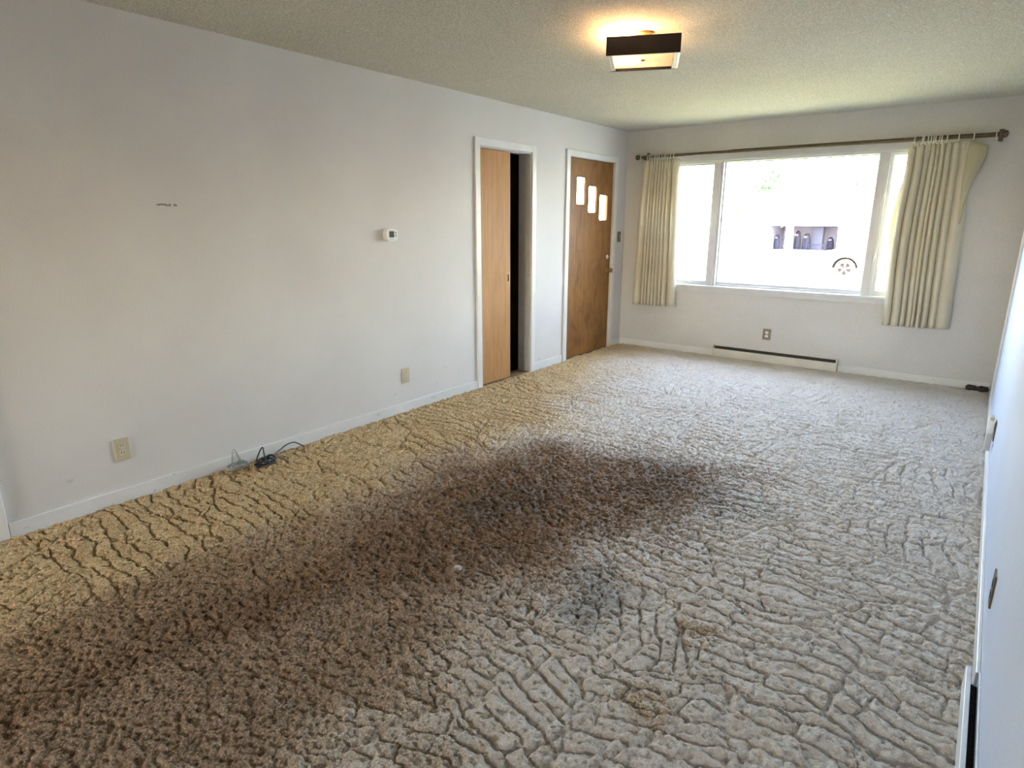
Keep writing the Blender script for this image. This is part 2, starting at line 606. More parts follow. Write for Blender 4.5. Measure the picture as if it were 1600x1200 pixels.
def build_floor():
    ys = [-4.61]
    while ys[-1] < 0.2: ys.append(ys[-1] + 0.04)
    while ys[-1] < D: ys.append(ys[-1] + (0.0034 + 0.0013 * max(0.0, ys[-1])))
    ys[-1] = D
    ys = np.array(ys)
    xs = np.linspace(0.0, W, 900)
    X, Y = np.meshgrid(xs, ys)
    # wandering of the tufted lines
    wx = X + 0.07 * (fbm(X * 4, Y * 4, 3, 1) - 0.5) * 2 + 0.013 * (fbm(X * 18, Y * 18, 3, 2) - 0.5) * 2
    wy = Y + 0.07 * (fbm(X * 4, Y * 4, 3, 3) - 0.5) * 2 + 0.013 * (fbm(X * 18, Y * 18, 3, 4) - 0.5) * 2
    # patches of parallel sculpted blocks, each patch with its own direction
    P = 0.46
    rs = np.random.RandomState(3)
    nx, ny = int(W / P) + 6, int((D + 5.5) / P) + 6
    jx = rs.rand(nx, ny); jy = rs.rand(nx, ny)
    gx = (np.arange(nx) - 1)[:, None] * P + 0 * np.arange(ny)[None, :]
    ang = np.where(rs.rand(nx, ny) < np.where(gx > 1.0, 0.86, 0.55), 0.0, math.pi / 2) + (rs.rand(nx, ny) - 0.5) * 0.45
    sh = rs.rand(nx, ny)
    d1 = np.full(X.shape, 9.0); d2 = np.full(X.shape, 9.0); A = np.zeros(X.shape); S = np.zeros(X.shape)
    ci = np.floor(wx / P).astype(int); cj = np.floor((wy + 4.8) / P).astype(int)
    for di in (-1, 0, 1):
        for dj in (-1, 0, 1):
            i = np.clip(ci + di + 1, 0, nx - 1); j = np.clip(cj + dj + 1, 0, ny - 1)
            cx = (ci + di + 0.15 + 0.7 * jx[i, j]) * P; cy = (cj + dj + 0.15 + 0.7 * jy[i, j]) * P - 4.8
            d = np.hypot((wx - cx) * 0.8, (wy - cy) * 1.15)
            m = d < d1
            d2 = np.where(m, d1, np.minimum(d2, d))
            d1 = np.where(m, d, d1)
            A = np.where(m, ang[i, j], A); S = np.where(m, sh[i, j], S)
    pd = (d2 - d1) * 0.55
    ca, sa = np.cos(A), np.sin(A)
    a = wx * ca + wy * sa + S * 3.1
    b = -wx * sa + wy * ca + S * 1.7
    RH = 0.078
    row = np.floor(b / RH)
    fb = b / RH - row
    rj = _tab[(row.astype(int) * 13 + 5) % 512, (S * 511).astype(int)]
    BL = 0.17 + 0.16 * rj
    la = a / BL + rj * 7.3
    fa = la - np.floor(la)
    ed = np.minimum(np.minimum(fb, 1 - fb) * RH, np.minimum(fa, 1 - fa) * BL)
    drop = _tab[(np.floor(la).astype(int) * 7 + row.astype(int) * 31) % 512, 3]
    ed_row = np.minimum(fb, 1 - fb) * RH
    ed = np.where(drop < 0.15, ed_row, ed)          # some blocks run together
    ed = np.minimum(ed, np.maximum(pd, 0))
    # trodden-down brown track down the middle of the room
    n1 = fbm(X * 2.2, Y * 2.2, 4, 6) - 0.5
    n2 = fbm(X * 9, Y * 9, 3, 8) - 0.5
    core = [(0.98, -1.5), (0.98, 0.9), (1.0, 1.9), (1.0, 2.7), (1.25, 3.3), (1.85, 3.65), (2.45, 3.55),
            (2.66, 3.2), (2.5, 2.5), (2.38, 1.9), (2.0, 1.35), (1.75, 0.7), (1.6, -1.5)]
    wd = poly_dist(X, Y, core) + n1 * 0.42 + n2 * 0.10
    wear = sstep(-0.30, 0.45, wd)
    near = sstep(2.95, 1.9, X + 1.4 * n1) * sstep(2.4, 1.2, Y + 1.5 * n1) * sstep(0.75, 1.0, X)
    wear = np.maximum(wear, 0.72 * near)
    grey = sstep(0.75, 1.7, X + 0.6 * n1 + 0.25 * n2 + 0.30 * np.maximum(0, Y - 3.6)) * (1 - 0.45 * sstep(2.9, 2.2, X + n1) * sstep(2.2, 1.2, Y + n1))  # greyer pile on the right; its spread toward the window is painted daylight
    stain = np.zeros(X.shape)
    for sx, sy, r, k in ((2.50, 1.86, 0.17, 0.75), (2.38, 2.02, 0.10, 0.5), (2.62, 3.1, 0.2, 0.45), (1.65, 2.35, 0.30, 0.40), (2.2, 3.2, 0.25, 0.35)):
        q = np.hypot(X - sx, (Y - sy) * 0.8) / r + n1 * 1.4 + n2 * 0.9
        stain = np.maximum(stain, k * sstep(1.25, 0.3, q))
    for sx, sy, r in ((2.84, 1.95, 0.09), (2.87, 1.50, 0.10)):           # rusty spills
        q = np.hypot(X - sx, Y - sy) / r + n2 * 1.8
        grey = grey * (1 - 0.5 * sstep(1.2, 0.3, q))
        wear = np.maximum(wear, 0.30 * sstep(1.2, 0.3, q))
    q = np.hypot(X - 1.87, (Y - 1.75) * 1.0) / 0.022 + n2 * 3
    wear = wear * (1 - 0.7 * sstep(1.3, 0.5, q)); grey = np.maximum(grey, sstep(1.3, 0.5, q) * (grey > 0))
    flat = sstep(0.20, 0.75, wear)
    gdepth = (1 - 0.85 * flat) * (0.60 + 0.40 * sstep(0.38, 0.60, fbm(X * 5, Y * 5, 2, 30))) * (0.80 + 0.2 * sstep(1.2, 0.8, X))
    gw = 0.0095
    h = -0.021 * gdepth * (1 - sstep(0.0, gw, ed) * 0.80 - sstep(0.0, 0.018, ed) * 0.20)
    tuft = fbm(X * 62, Y * 62, 3, 12)
    cl = fbm(X * 16, Y * 16, 3, 14)
    h += (0.022 + 0.012 * wear) * (tuft - 0.5) + (0.010 + 0.008 * wear) * (cl - 0.5)
    h += 0.008 * (fbm(X * 3, Y * 3, 2, 20) - 0.5)
    Z = 0.012 + h
    edge = np.minimum(np.minimum(X, W - X), D - Y)
    Z -= 0.006 * sstep(0.05, 0.0, edge)
    ny_, nx_ = X.shape
    co = np.stack([X, Y, Z], -1).reshape(-1, 3).astype(np.float32)
    idx = np.arange(ny_ * nx_).reshape(ny_, nx_)
    q = np.stack([idx[:-1, :-1], idx[:-1, 1:], idx[1:, 1:], idx[1:, :-1]], -1).reshape(-1, 4).astype(np.int32)
    me = bpy.data.meshes.new('floor')
    me.vertices.add(len(co)); me.vertices.foreach_set('co', co.ravel())
    me.loops.add(q.size); me.loops.foreach_set('vertex_index', q.ravel())
    me.polygons.add(len(q))
    me.polygons.foreach_set('loop_start', np.arange(0, q.size, 4, dtype=np.int32))
    me.update(calc_edges=True)
    me.polygons.foreach_set('use_smooth', np.ones(len(q), bool))
    at = me.color_attributes.new('dirt', 'FLOAT_COLOR', 'POINT')  # holds wear, the painted window brightening and stains
    c = np.stack([wear, grey, stain, np.ones_like(wear)], -1).astype(np.float32)
    at.data.foreach_set('color', c.ravel())
    me.materials.append(M['carpet'])
    o = bpy.data.objects.new('floor', me)
    col.objects.link(o)
    struct(o)


# ---------------------------------------------------------------- room shell
build_floor()
struct(MB().box(-0.14, W + 0.14, -4.75, D + 0.14, -0.32, -0.03).build('foundation', M['street']))
struct(MB().box(-0.9, W + 0.6, -5.2, D + 0.40, H, H + 0.22).build('ceiling', M['ceiling']))

T = 0.14
D1A, D1B, DTOP = 4.127, 4.868, 2.066           # closet door opening
D2A, D2B = 5.522, 6.462                        # entry door opening
D2TOP = 2.086
w = MB()
w.box(-T, 0, -4.75, D1A, -0.03, H)
w.box(-T, 0, D1A, D1B, DTOP, H)
w.box(-T, 0, D1B, D2A, -0.03, H)
w.box(-T, 0, D2A, D2B, D2TOP, H)
w.box(-T, 0, D2B, D + T, -0.03, H)
struct(w.build('wall_left', M['wall_left']))

WX0, WX1, WZ0, WZ1 = 0.535, 3.135, 0.775, 2.075
w = MB()
w.box(0, WX0, D, D + T, -0.03, H)
w.box(WX0, WX1, D, D + T, -0.03, WZ0)
w.box(WX0, WX1, D, D + T, WZ1, H)
w.box(WX1, W + T, D, D + T, -0.03, H)
struct(w.build('wall_back', M['wall']))
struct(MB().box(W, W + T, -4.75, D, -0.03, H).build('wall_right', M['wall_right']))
w = MB()
RX0, RX1, RZ0, RZ1 = 0.15, 1.45, 1.05, 2.0
w.box(0, RX0, -4.75, -4.61, -0.03, H)
w.box(RX0, RX1, -4.75, -4.61, -0.03, RZ0)
w.box(RX0, RX1, -4.75, -4.61, RZ1, H)
w.box(RX1, W, -4.75, -4.61, -0.03, H)
struct(w.build('wall_rear', M['wall']))
rw = empty('added_window', (0, 0, 0)); struct(rw)  # unseen window added to let fill daylight in from behind
f = MB()
f.box(RX0, RX0 + 0.05, -4.73, -4.63, RZ0, RZ1).box(RX1 - 0.05, RX1, -4.73, -4.63, RZ0, RZ1)
f.box(RX0 + 0.05, RX1 - 0.05, -4.73, -4.63, RZ0, RZ0 + 0.05).box(RX0 + 0.05, RX1 - 0.05, -4.73, -4.63, RZ1 - 0.05, RZ1)
f.box(0.785, 0.815, -4.73, -4.63, RZ0 + 0.05, RZ1 - 0.05)
f.build('window_frame', M['frame'], rw)
for x0, x1 in ((RX0 + 0.05, 0.785), (0.815, RX1 - 0.05)):
    MB().box(x0, x1, -4.684, -4.678, RZ0 + 0.05, RZ1 - 0.05).build('pane', M['glass'], rw)

# baseboards
BH, BT = 0.082, 0.013


def baseboard(name, x0, x1, y0, y1):
    return struct(MB().box(x0, x1, y0, y1, -0.01, BH, 0.003).build(name, M['base']))


baseboard('baseboard_left', 0, BT, 0.655, 4.063)
baseboard('baseboard_left', 0, BT, 4.935, 5.448)
baseboard('baseboard_left', 0, BT, 6.53, D)
baseboard('baseboard_back', BT, 1.186, D - BT, D)
baseboard('baseboard_back', 2.446, W - BT, D - BT, D)
baseboard('baseboard_right', W - BT, W, 2.21, 6.165)

# door casings: flat 60 mm trim with an eased edge


def casing(name, a, b, top, wd=0.064, th=0.019):
    t = MB()
    t.box(0, th, a - wd, a - 0.002, -0.01, top + wd, 0.004)
    t.box(0, th, b + 0.002, b + wd, -0.01, top + wd, 0.004)
    t.box(0, th - 0.001, a - 0.004, b + 0.004, top + 0.002, top + wd, 0.004)
    return struct(t.build(name, M['trim']))


casing('trim_1', D1A, D1B, DTOP)
casing('trim_2', D2A, D2B, D2TOP)
struct(MB().box(0, 0.019, 0.585, 0.652, -0.01, 2.14, 0.004).build('trim_3', M['trim']))
struct(MB().box(W - 0.016, W, 6.17, 6.235, -0.01, 2.14, 0.003).build('trim_4', M['trim']))

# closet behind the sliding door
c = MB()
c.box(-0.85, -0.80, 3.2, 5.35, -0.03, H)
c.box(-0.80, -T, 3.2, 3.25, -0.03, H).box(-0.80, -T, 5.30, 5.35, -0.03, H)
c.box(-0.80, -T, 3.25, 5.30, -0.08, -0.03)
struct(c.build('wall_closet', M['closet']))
j = MB()
j.box(-0.127, -0.001, D1B - 0.012, D1B, -0.02, DTOP)
j.box(-0.127, -0.001, D1A, D1A + 0.004, -0.02, DTOP)
j.box(-0.127, -0.062, D1A, D1B - 0.012, DTOP - 0.012, DTOP).box(-0.016, -0.001, D1A, D1B - 0.012, DTOP - 0.012, DTOP)
struct(j.build('trim_5', M['jamb']))

# sliding closet door
d = empty('door_1', (-0.04, 4.131, 0)); struct(d)
MB().box(-0.0175, 0.0175, 0.0, 0.452, 0.012, 2.05, 0.002).build('door_slab', M['door_light'], d)
p_ = MB().prism(rrect(0.034, 0.085, 0.004), [rrect(0.020, 0.062, 0.006)], 0.0025, frame((0.0175, 0.420, 0.955), (0, 1, 0), (0, 0, 1), (1, 0, 0))).build('pull_plate', M['brass'], d)
MB().prism(rrect(0.020, 0.062, 0.006), [], 0.001, frame((0.0176, 0.420, 0.955), (0, 1, 0), (0, 0, 1), (1, 0, 0))).build('finger_recess', M['slot'], p_)
MB().lathe([(0.005, 0), (0.006, 0.004), (0.003, 0.006)], (0.03, 0.725, 0.955), (0, -1, 0), 10).build('strike', M['brass'], d)

# entry door with three stepped lights
d = empty('door_2', (-0.012, D2A + 0.004, 0)); struct(d)
DW = D2B - D2A - 0.008
lites = [(5.775 - D2A, 1.765), (6.015 - D2A, 1.685), (6.254 - D2A, 1.604)]
LW, LH = 0.172, 0.268
fm_ = lambda x: frame((x, 0, 0), (0, 1, 0), (0, 0, 1), (1, 0, 0))
rect_ = [(0, 0.012), (DW, 0.012), (DW, 2.080), (0, 2.080)]
# inner skin with the openings, and the core behind it rebated wider so each light splays outwards
MB().prism(rect_, [rrect(LW, LH, 0.022, 5, y, z) for y, z in lites], 0.013, fm_(-0.013)).prism(rect_, [rrect(LW + 0.046, LH + 0.05, 0.022, 5, y + 0.02, z) for y, z in lites], 0.030, fm_(-0.0435)).build('door_slab', M['door_dark'], d)
for y, z in lites:
    b = MB().prism(rrect(LW + 0.014, LH + 0.014, 0.026, 5, y, z), [rrect(LW, LH, 0.020, 5, y, z)], 0.004, fm_(0.0)).build('lite_bead', M['door_dark'], d)
    MB().prism(rrect(LW + 0.03, LH + 0.03, 0.021, 5, y + 0.012, z), [], 0.004, fm_(-0.0175)).build('pane', M['glass'], b)
for z in (1.80, 1.05, 0.26):
    h = MB()
    h.box(-0.001, 0.006, -0.004, 0.012, z - 0.05, z + 0.05, 0.001)
    h.tube([(0.008, 0.0, z - 0.052), (0.008, 0.0, z + 0.052)], 0.006, 10)
    h.build('hinge', M['blackmetal'], d)
k = MB().lathe([(0.032, 0), (0.032, 0.004), (0.024, 0.010), (0.012, 0.014), (0.011, 0.034), (0.018, 0.038), (0.027, 0.048), (0.0285, 0.060), (0.023, 0.069), (0.010, 0.072)],
               (0, DW - 0.068, 0.915), (1, 0, 0), 24).build('doorknob', M['brass'], d)
MB().lathe([(0.024, 0), (0.024, 0.004), (0.019, 0.012), (0.010, 0.015)], (0, DW - 0.068, 1.065), (1, 0, 0), 20).build('deadbolt', M['silver'], d)
j = MB()
j.box(-T, -0.059, D2A, D2A + 0.02, -0.02, D2TOP).box(-T, -0.059, D2B - 0.02, D2B, -0.02, D2TOP).box(-T, -0.059, D2A + 0.02, D2B - 0.02, D2TOP - 0.02, D2TOP)
struct(j.build('trim_6', M['trim']))

struct(MB().box(-T, -0.001, D2A + 0.02, D2B - 0.02, -0.029, 0.010).build('trim_7', M['bronze']))
struct(MB().box(-T, -0.001, D1A + 0.004, D1B - 0.012, -0.029, 0.010).build('trim_8', M['sillwood']))

# ---------------------------------------------------------------- picture window
wd = empty('window_1', (0, D, 0)); struct(wd)
f = MB()
f.box(WX0, WX0 + 0.045, 0.0, T, WZ0, WZ1).box(WX1 - 0.045, WX1, 0.0, T, WZ0, WZ1)
f.box(WX0 + 0.045, WX1 - 0.045, 0.0, T, WZ1 - 0.018, WZ1).box(WX0 + 0.045, WX1 - 0.045, 0.03, T, WZ0, WZ0 + 0.018)
f.build('window_frame', M['frame'], wd)
cs = MB()
cs.box(WX0 - 0.07, WX0 - 0.001, -0.018, 0, WZ0 - 0.02, WZ1 + 0.085, 0.003).box(WX1 + 0.001, WX1 + 0.07, -0.018, 0, WZ0 - 0.02, WZ1 + 0.085, 0.003)
cs.box(WX0 - 0.003, WX1 + 0.003, -0.017, 0, WZ1, WZ1 + 0.085, 0.003)
cs.build('window_casing', M['frame'], wd)
MB().box(WX0 - 0.09, WX1 + 0.09, -0.045, 0.032, WZ0 - 0.028, WZ0 + 0.001, 0.006).build('window_sill', M['frame'], wd)
MB().box(WX0 - 0.06, WX1 + 0.06, -0.017, -0.0005, WZ0 - 0.072, WZ0 - 0.028, 0.003).build('window_apron', M['frame'], wd)
G0, G1, G2, G3 = 1.030, 1.128, 2.545, 2.640
for a, b in ((G0, G1), (G2, G3)):
    f = MB()
    f.box(a + 0.004, b - 0.030 if a < 2 else b - 0.030, -0.004, 0.10, WZ0 + 0.001, WZ1 - 0.018, 0.002)
    f.box(b - 0.030, b - 0.004, 0.012, 0.10, WZ0 + 0.001, WZ1 - 0.018, 0.002)
    f.build('mullion', M['frame'], wd)
# fixed middle sash stop and the two side sashes
def sash(x0, x1, y0, y1, st, name, bot=0.04):
    s = MB()
    z0, z1 = WZ0 + 0.018, WZ1 - 0.018
    s.box(x0, x0 + st, y0, y1, z0, z1, 0.003).box(x1 - st, x1, y0, y1, z0, z1, 0.003)
    s.box(x0 + st, x1 - st, y0, y1, z1 - st * 0.7, z1, 0.003).box(x0 + st, x1 - st, y0, y1, z0, z0 + bot, 0.003)
    o = s.build(name, M['frame'], wd)
    MB().box(x0 + st - 0.004, x1 - st + 0.004, (y0 + y1) / 2 - 0.003, (y0 + y1) / 2 + 0.003, z0 + bot - 0.004, z1 - st * 0.7 + 0.004).build('pane', M['glass'], o)
    return o


sash(G1 - 0.003, G2 + 0.003, 0.055, 0.085, 0.012, 'fixed_sash', 0.026)
sl_ = sash(WX0 + 0.046, G0 + 0.003, 0.045, 0.085, 0.026, 'side_sash', 0.030)
sr_ = sash(G3 - 0.003, WX1 - 0.046, 0.045, 0.085, 0.026, 'side_sash', 0.030)
for z in (1.70, 1.15):
    l = MB()
    l.box(-0.012, 0.012, -0.008, 0.0, -0.028, 0.028, 0.003)
    l.tube([(0, -0.010, 0.0), (0.002, -0.024, -0.004), (-0.003, -0.030, -0.03), (-0.006, -0.028, -0.055)], [0.006, 0.006, 0.005, 0.004], 8)
    o = l.build('latch', M['silver'], sr_)
    o.location = (G3 - 0.016, 0.012, z)
l = MB()
l.box(-0.03, 0.03, -0.012, 0, -0.012, 0.012, 0.003)
l.tube([(0, -0.012, 0), (0.01, -0.03, 0.002), (0.05, -0.035, -0.006), (0.065, -0.035, -0.006)], 0.005, 8)
o = l.build('crank', M['silver'], sl_)
o.location = (0.80, 0.045, WZ0 + 0.036)

# ---------------------------------------------------------------- curtain rod and rings
RY = D - 0.08
RZ = 2.150
rod = empty('curtain_rod', (1.82, D, RZ))
tag(rod, 'dark bronze curtain rod running across the top of the picture window', 'curtain rod')


def loc(x, y, z): return (x - 1.82, y - D, z - RZ)


pl = MB()
pts = []
for i in range(41):
    x = 0.205 + (3.40 - 0.205) * i / 40
    pts.append(loc(x, RY, 2.148 + 0.004 * math.sin(math.pi * min(1, max(0, (x - 0.9) / 2.4)))))
pl.tube(pts, [0.0150 if i < 13 else 0.0185 for i in range(41)], 12)
pl.build('pole', M['bronze'], rod)
for x, s in ((0.20, -1), (3.405, 1)):
    MB().lathe([(0.019, -0.004), (0.022, 0.0), (0.022, 0.010), (0.028, 0.018), (0.030, 0.030), (0.023, 0.042), (0.009, 0.048)], loc(x, RY, 2.148), (s, 0, 0), 18).build('finial', M['bronze'], rod)
for x in (0.268, 3.404):
    b = MB()
    xs_ = x
    b.box(xs_ - 1.82 - 0.016, xs_ - 1.82 + 0.016, -0.010, -0.0005, -0.05, 0.045, 0.003)
    zr_ = -0.0158 - 0.002 if x < 1 else -0.0190 - 0.002
    b.box(xs_ - 1.82 - 0.011, xs_ - 1.82 + 0.011, -0.100, -0.006, zr_ - 0.016, zr_, 0.003)
    b.box(xs_ - 1.82 - 0.011, xs_ - 1.82 + 0.011, -0.108, -0.1005, zr_ - 0.016, 0.012, 0.002)
    b.build('bracket', M['bronze'], rod)


def ring_mesh():
    r = MB()
    n = 28
    r.tube([(0, 0.032 * math.cos(2 * math.pi * k / n), 0.032 * math.sin(2 * math.pi * k / n)) for k in range(n)], 0.0045, 8, closed=True)
    return r


ring0 = empty('curtain_ring', (0, 0, 0))
ring_mesh().build('hoop', M['ringmat'], ring0)
e = MB()
e.tube([(0, 0, -0.032), (0, 0, -0.037), (0, 0.003, -0.041), (0, 0, -0.045), (0, -0.003, -0.041), (0, 0, -0.037)], 0.0016, 6)
e.build('eyelet', M['brass'], ring0)
first = True
random.seed(4)


def place_ring(x, label, group, tilt):
    global first
    r = ring0 if first else copy_tree(ring0)
    first = False
    r.location = (x, RY, 2.148 - 0.0120 if x < 1.2 else 2.148 + 0.004 * math.sin(math.pi * min(1, max(0, (x - 0.9) / 2.4))) - 0.0076)
    r.rotation_euler = (0, 0, tilt)
    tag(r, label, 'curtain ring', group)


for i in range(12):
    place_ring(0.312 + i * 0.0235 + random.uniform(-0.003, 0.003), 'ivory curtain ring packed in the tight row above the left curtain', 'rings packed above the left curtain', random.uniform(-0.15, 0.15))
place_ring(0.222, 'ivory curtain ring at the far left rod end, outside the bracket', None, 0.1)
place_ring(0.618, 'ivory curtain ring standing apart at the right end of the left row', None, -0.3)
place_ring(2.818, 'ivory curtain ring tilted at the left edge of the right curtain', None, -0.2)
for x in (2.862, 2.886, 2.908, 2.928, 2.949, 2.970, 2.991, 3.014, 3.036):
    place_ring(x, 'ivory curtain ring packed in the tight row above the right curtain', 'rings packed above the right curtain', random.uniform(-0.3, 0.3))
place_ring(3.122, 'ivory curtain ring alone on the rod just right of the packed right row', None, 0.1)
place_ring(3.223, 'ivory curtain ring above the turned-down corner of the right curtain', None, 0.15)
place_ring(3.372, 'ivory curtain ring hanging empty beside the right rod end', None, 0.1)


# ---------------------------------------------------------------- curtains
def cloth(name, xl, xr, ztop, zbot, folds, seed, mat, parent, amp=(0.014, 0.034), yoff=0.088, nu=260, nv=44, flatL=0.0, flatR=0.0, zr=None, widths=None):
    rs = random.Random(seed)
    ph = [0.0]
    for k in range(folds): ph.append(ph[-1] + (widths[k] if widths else rs.uniform(0.6, 1.5)))
    tot = ph[-1]
    am = [rs.uniform(0.45, 1.3) for _ in range(folds + 1)]
    dr = [rs.uniform(-0.3, 0.3) for _ in range(folds + 1)]
    me = bpy.data.meshes.new(name)
    V, Fc = [], []
    for j in range(nv + 1):
        v = j / nv
        A = amp[0] + (amp[1] - amp[0]) * (v ** 0.6)
        pinch = math.exp(-(v / 0.05) ** 2)
        for i in range(nu + 1):
            u = i / nu
            s = u * tot
            k = max(i2 for i2 in range(folds) if ph[i2] <= s + 1e-9)
            fr = (s - ph[k]) / (ph[k + 1] - ph[k])
            aa = am[k] * (1 - fr) + am[k + 1] * fr
            ang = 2 * math.pi * (fr + dr[k] * v * math.sin(math.pi * fr) * 0.4)
            wv = -math.cos(ang)
            pitch = (xr(v) - xl(v)) * (ph[k + 1] - ph[k]) / tot
            env = 1.0
            if flatL and u < flatL: env = u / flatL
            if flatR and u > 1 - flatR: env = (1 - u) / flatR
            # pinch pleats at the heading: narrow pleats pulled forward
            yp = (wv * (1 - 0.25 * pinch) + 0.10 * math.cos(2 * ang) * (1 - v)) * A * aa * env
            x0, x1 = xl(v), xr(v)
            x = x0 + (x1 - x0) * u - 0.19 * pitch * math.sin(ang) * env
            z = ztop(u) + (zbot(u) - ztop(u)) * v
            V.append((x, D - yoff - yp, z))
    for j in range(nv):
        for i in range(nu):
            a = j * (nu + 1) + i
            Fc.append((a, a + 1, a + nu + 2, a + nu + 1))
    me.from_pydata(V, [], Fc)
    me.polygons.foreach_set('use_smooth', [True] * len(Fc))
    me.materials.append(mat)
    o = bpy.data.objects.new(name, me)
    col.objects.link(o)
    md = o.modifiers.new('thick', 'SOLIDIFY')
    md.thickness = 0.0016
    if parent is not None:
        o.parent = parent
        o.matrix_parent_inverse = Matrix.Translation(-Vector(parent.location))
    return o


def lerp(a, b, t): return a + (b - a) * t


lc = empty('curtain', (0.46, D - 0.085, 0.515))
tag(lc, 'cream pleated curtain hanging in tight folds at the left side of the window', 'curtain', 'cream window curtains')
cloth('curtain_panel', lambda v: lerp(0.262, 0.205, v ** 0.7), lambda v: lerp(0.668, 0.715, v ** 0.8), lambda u: 2.108, lambda u: 0.514 + 0.008 * u, 9, 5, M['curtain'], lc, (0.022, 0.034), 0.088, 600, 44, widths=[1.9, 0.8, 0.65, 0.9, 0.7, 0.65, 0.85, 1.2, 1.8])
hb = MB()
for i in range(13):
    x = 0.285 + i * 0.029
    hb.tube([(x - 0.46, -0.012, 2.118 - 0.515), (x - 0.46, -0.026, 2.10 - 0.515), (x - 0.46, -0.024, 2.06 - 0.515), (x - 0.46, -0.014, 2.01 - 0.515)], [0.005, 0.007, 0.007, 0.003], 8)
hb.build('pinch_pleats', M['curtain'], lc)

rc = empty('curtain', (3.02, D - 0.085, 0.528))
tag(rc, 'cream pleated curtain at the right side of the window with its corner folded out', 'curtain', 'cream window curtains')


def rl(v):
    return 2.772 - 0.022 * math.sin(math.pi * min(1, max(0, (v - 0.12) / 0.78)) ** 1.0)


def rr(v):
    return lerp(3.232, 3.292, v ** 0.8)


cloth('curtain_panel', rl, rr, lambda u: 2.088 + 0.026 * u, lambda u: 0.522 + 0.012 * u, 9, 21, M['curtain'], rc, (0.024, 0.042), 0.094, 600, 48, widths=[1.2, 1.5, 0.8, 0.9, 0.6, 0.8, 1.0, 1.2, 2.0])
lb = cloth('lining', lambda v: 2.795 - 0.075 * math.sin(math.pi * min(1, max(0, (v - 0.10) / 0.86))), lambda v: 2.93, lambda u: 2.06, lambda u: 0.60 + 0.3 * (1 - u), 2, 8, M['lining'], rc, (0.004, 0.010), 0.052, 80, 40)
tag(lb, 'pale yellow lining showing at the left edge')
# turned-out upper corner showing the paler lining
V = []; Fc = []
nu, nv = 14, 22
def flapL(t): return (lerp(3.206, 3.232, t ** 1.6) - 0.012 * math.sin(math.pi * t), lerp(2.105, 1.44, t))
ro = [(3.335, 2.068), (3.331, 1.968), (3.312, 1.915), (3.285, 1.83), (3.262, 1.73), (3.240, 1.62), (3.236, 1.44)]
def flapR(t):
    q = t * (len(ro) - 1); k = min(len(ro) - 2, int(q)); fr = q - k
    return (lerp(ro[k][0], ro[k + 1][0], fr), lerp(ro[k][1], ro[k + 1][1], fr))
for jn in range(nv + 1):
    t = jn / nv
    a, b = flapL(t), flapR(t)
    for i in range(nu + 1):
        u = i / nu
        V.append((lerp(a[0], b[0], u) - 3.02, -0.034 - 0.028 * math.sin(math.pi * u) * (1 - 0.7 * t) + 0.03 * u * (1 - t) + 0.004 * math.sin(9 * t + 4 * u), lerp(a[1], b[1], u) - 0.528))
for jn in range(nv):
    for i in range(nu):
        a = jn * (nu + 1) + i
        Fc.append((a, a + 1, a + nu + 2, a + nu + 1))
me = bpy.data.meshes.new('folded_corner')
me.from_pydata(V, [], Fc)
me.polygons.foreach_set('use_smooth', [True] * len(Fc))
me.materials.append(M['lining'])
fo = bpy.data.objects.new('folded_corner', me)
col.objects.link(fo)
fo.parent = rc
md = fo.modifiers.new('thick', 'SOLIDIFY'); md.thickness = 0.0016
tag(fo, 'pale lining on the turned out corner')
hb = MB()
for x in (2.80, 2.846, 2.876, 2.905, 2.932, 2.960, 2.990, 3.022, 3.075, 3.125, 3.180):
    hb.tube([(x - 3.02, -0.012, 2.108 - 0.528), (x - 3.02, -0.028, 2.088 - 0.528), (x - 3.02, -0.026, 2.04 - 0.528), (x - 3.02, -0.014, 1.98 - 0.528)], [0.005, 0.008, 0.008, 0.003], 8)
hb.build('pinch_pleats', M['curtain'], rc)

# ---------------------------------------------------------------- ceiling light
lz = 2.295
cl_ = empty('ceiling_light', (1.831, 3.352, lz), math.radians(25.5))
tag(cl_, 'square walnut-sided box lamp, lit, hanging just under the popcorn ceiling', 'ceiling light')
S, HT, TH = 0.188, 0.088, 0.016
MB().box(-S, S, -S, -S + TH, 0, HT, 0.0015).build('walnut_side', M['walnut'], cl_)
MB().box(-S, S, S - TH, S, 0, HT, 0.0015).build('walnut_side', M['walnut'], cl_)
for s in (-1, 1):
    x0, x1 = (-S + 0.0002, -S + TH) if s < 0 else (S - TH, S - 0.0002)
    MB().box(x0, x1, -S + TH, S - TH, 0.0, HT, 0.0015).build('metal_side', M['silver'], cl_)
    MB().box(x0 + (0.016 if s < 0 else -0.016), x1 + (0.016 if s < 0 else -0.016), -S + TH, S - TH, 0.001, 0.012, 0.001).build('metal_side', M['silver'], cl_)
df = MB().box(-S + TH + 0.001, S - TH - 0.001, -S + TH + 0.001, S - TH - 0.001, 0.013, 0.017).build('diffuser', M['frosted'], cl_)
MB().lathe([(0.012, 0), (0.012, 0.003), (0.006, 0.007)], (0, 0, 0.0135), (0, 0, -1), 16).build('finial', M['brass'], df)
MB().lathe([(0.050, 0.0), (0.050, -0.006), (0.040, -0.012), (0.012, -0.013)], (0, 0, H - lz - 0.0005), (0, 0, 1), 28).build('canopy', M['brass'], cl_)
st = MB()
st.tube([(0, 0, 0.018), (0, 0, H - lz - 0.012)], 0.005, 10)
st.box(-0.17, 0.17, -0.012, 0.012, 0.070, 0.074, 0.001)
st.build('stem', M['brass'], cl_)


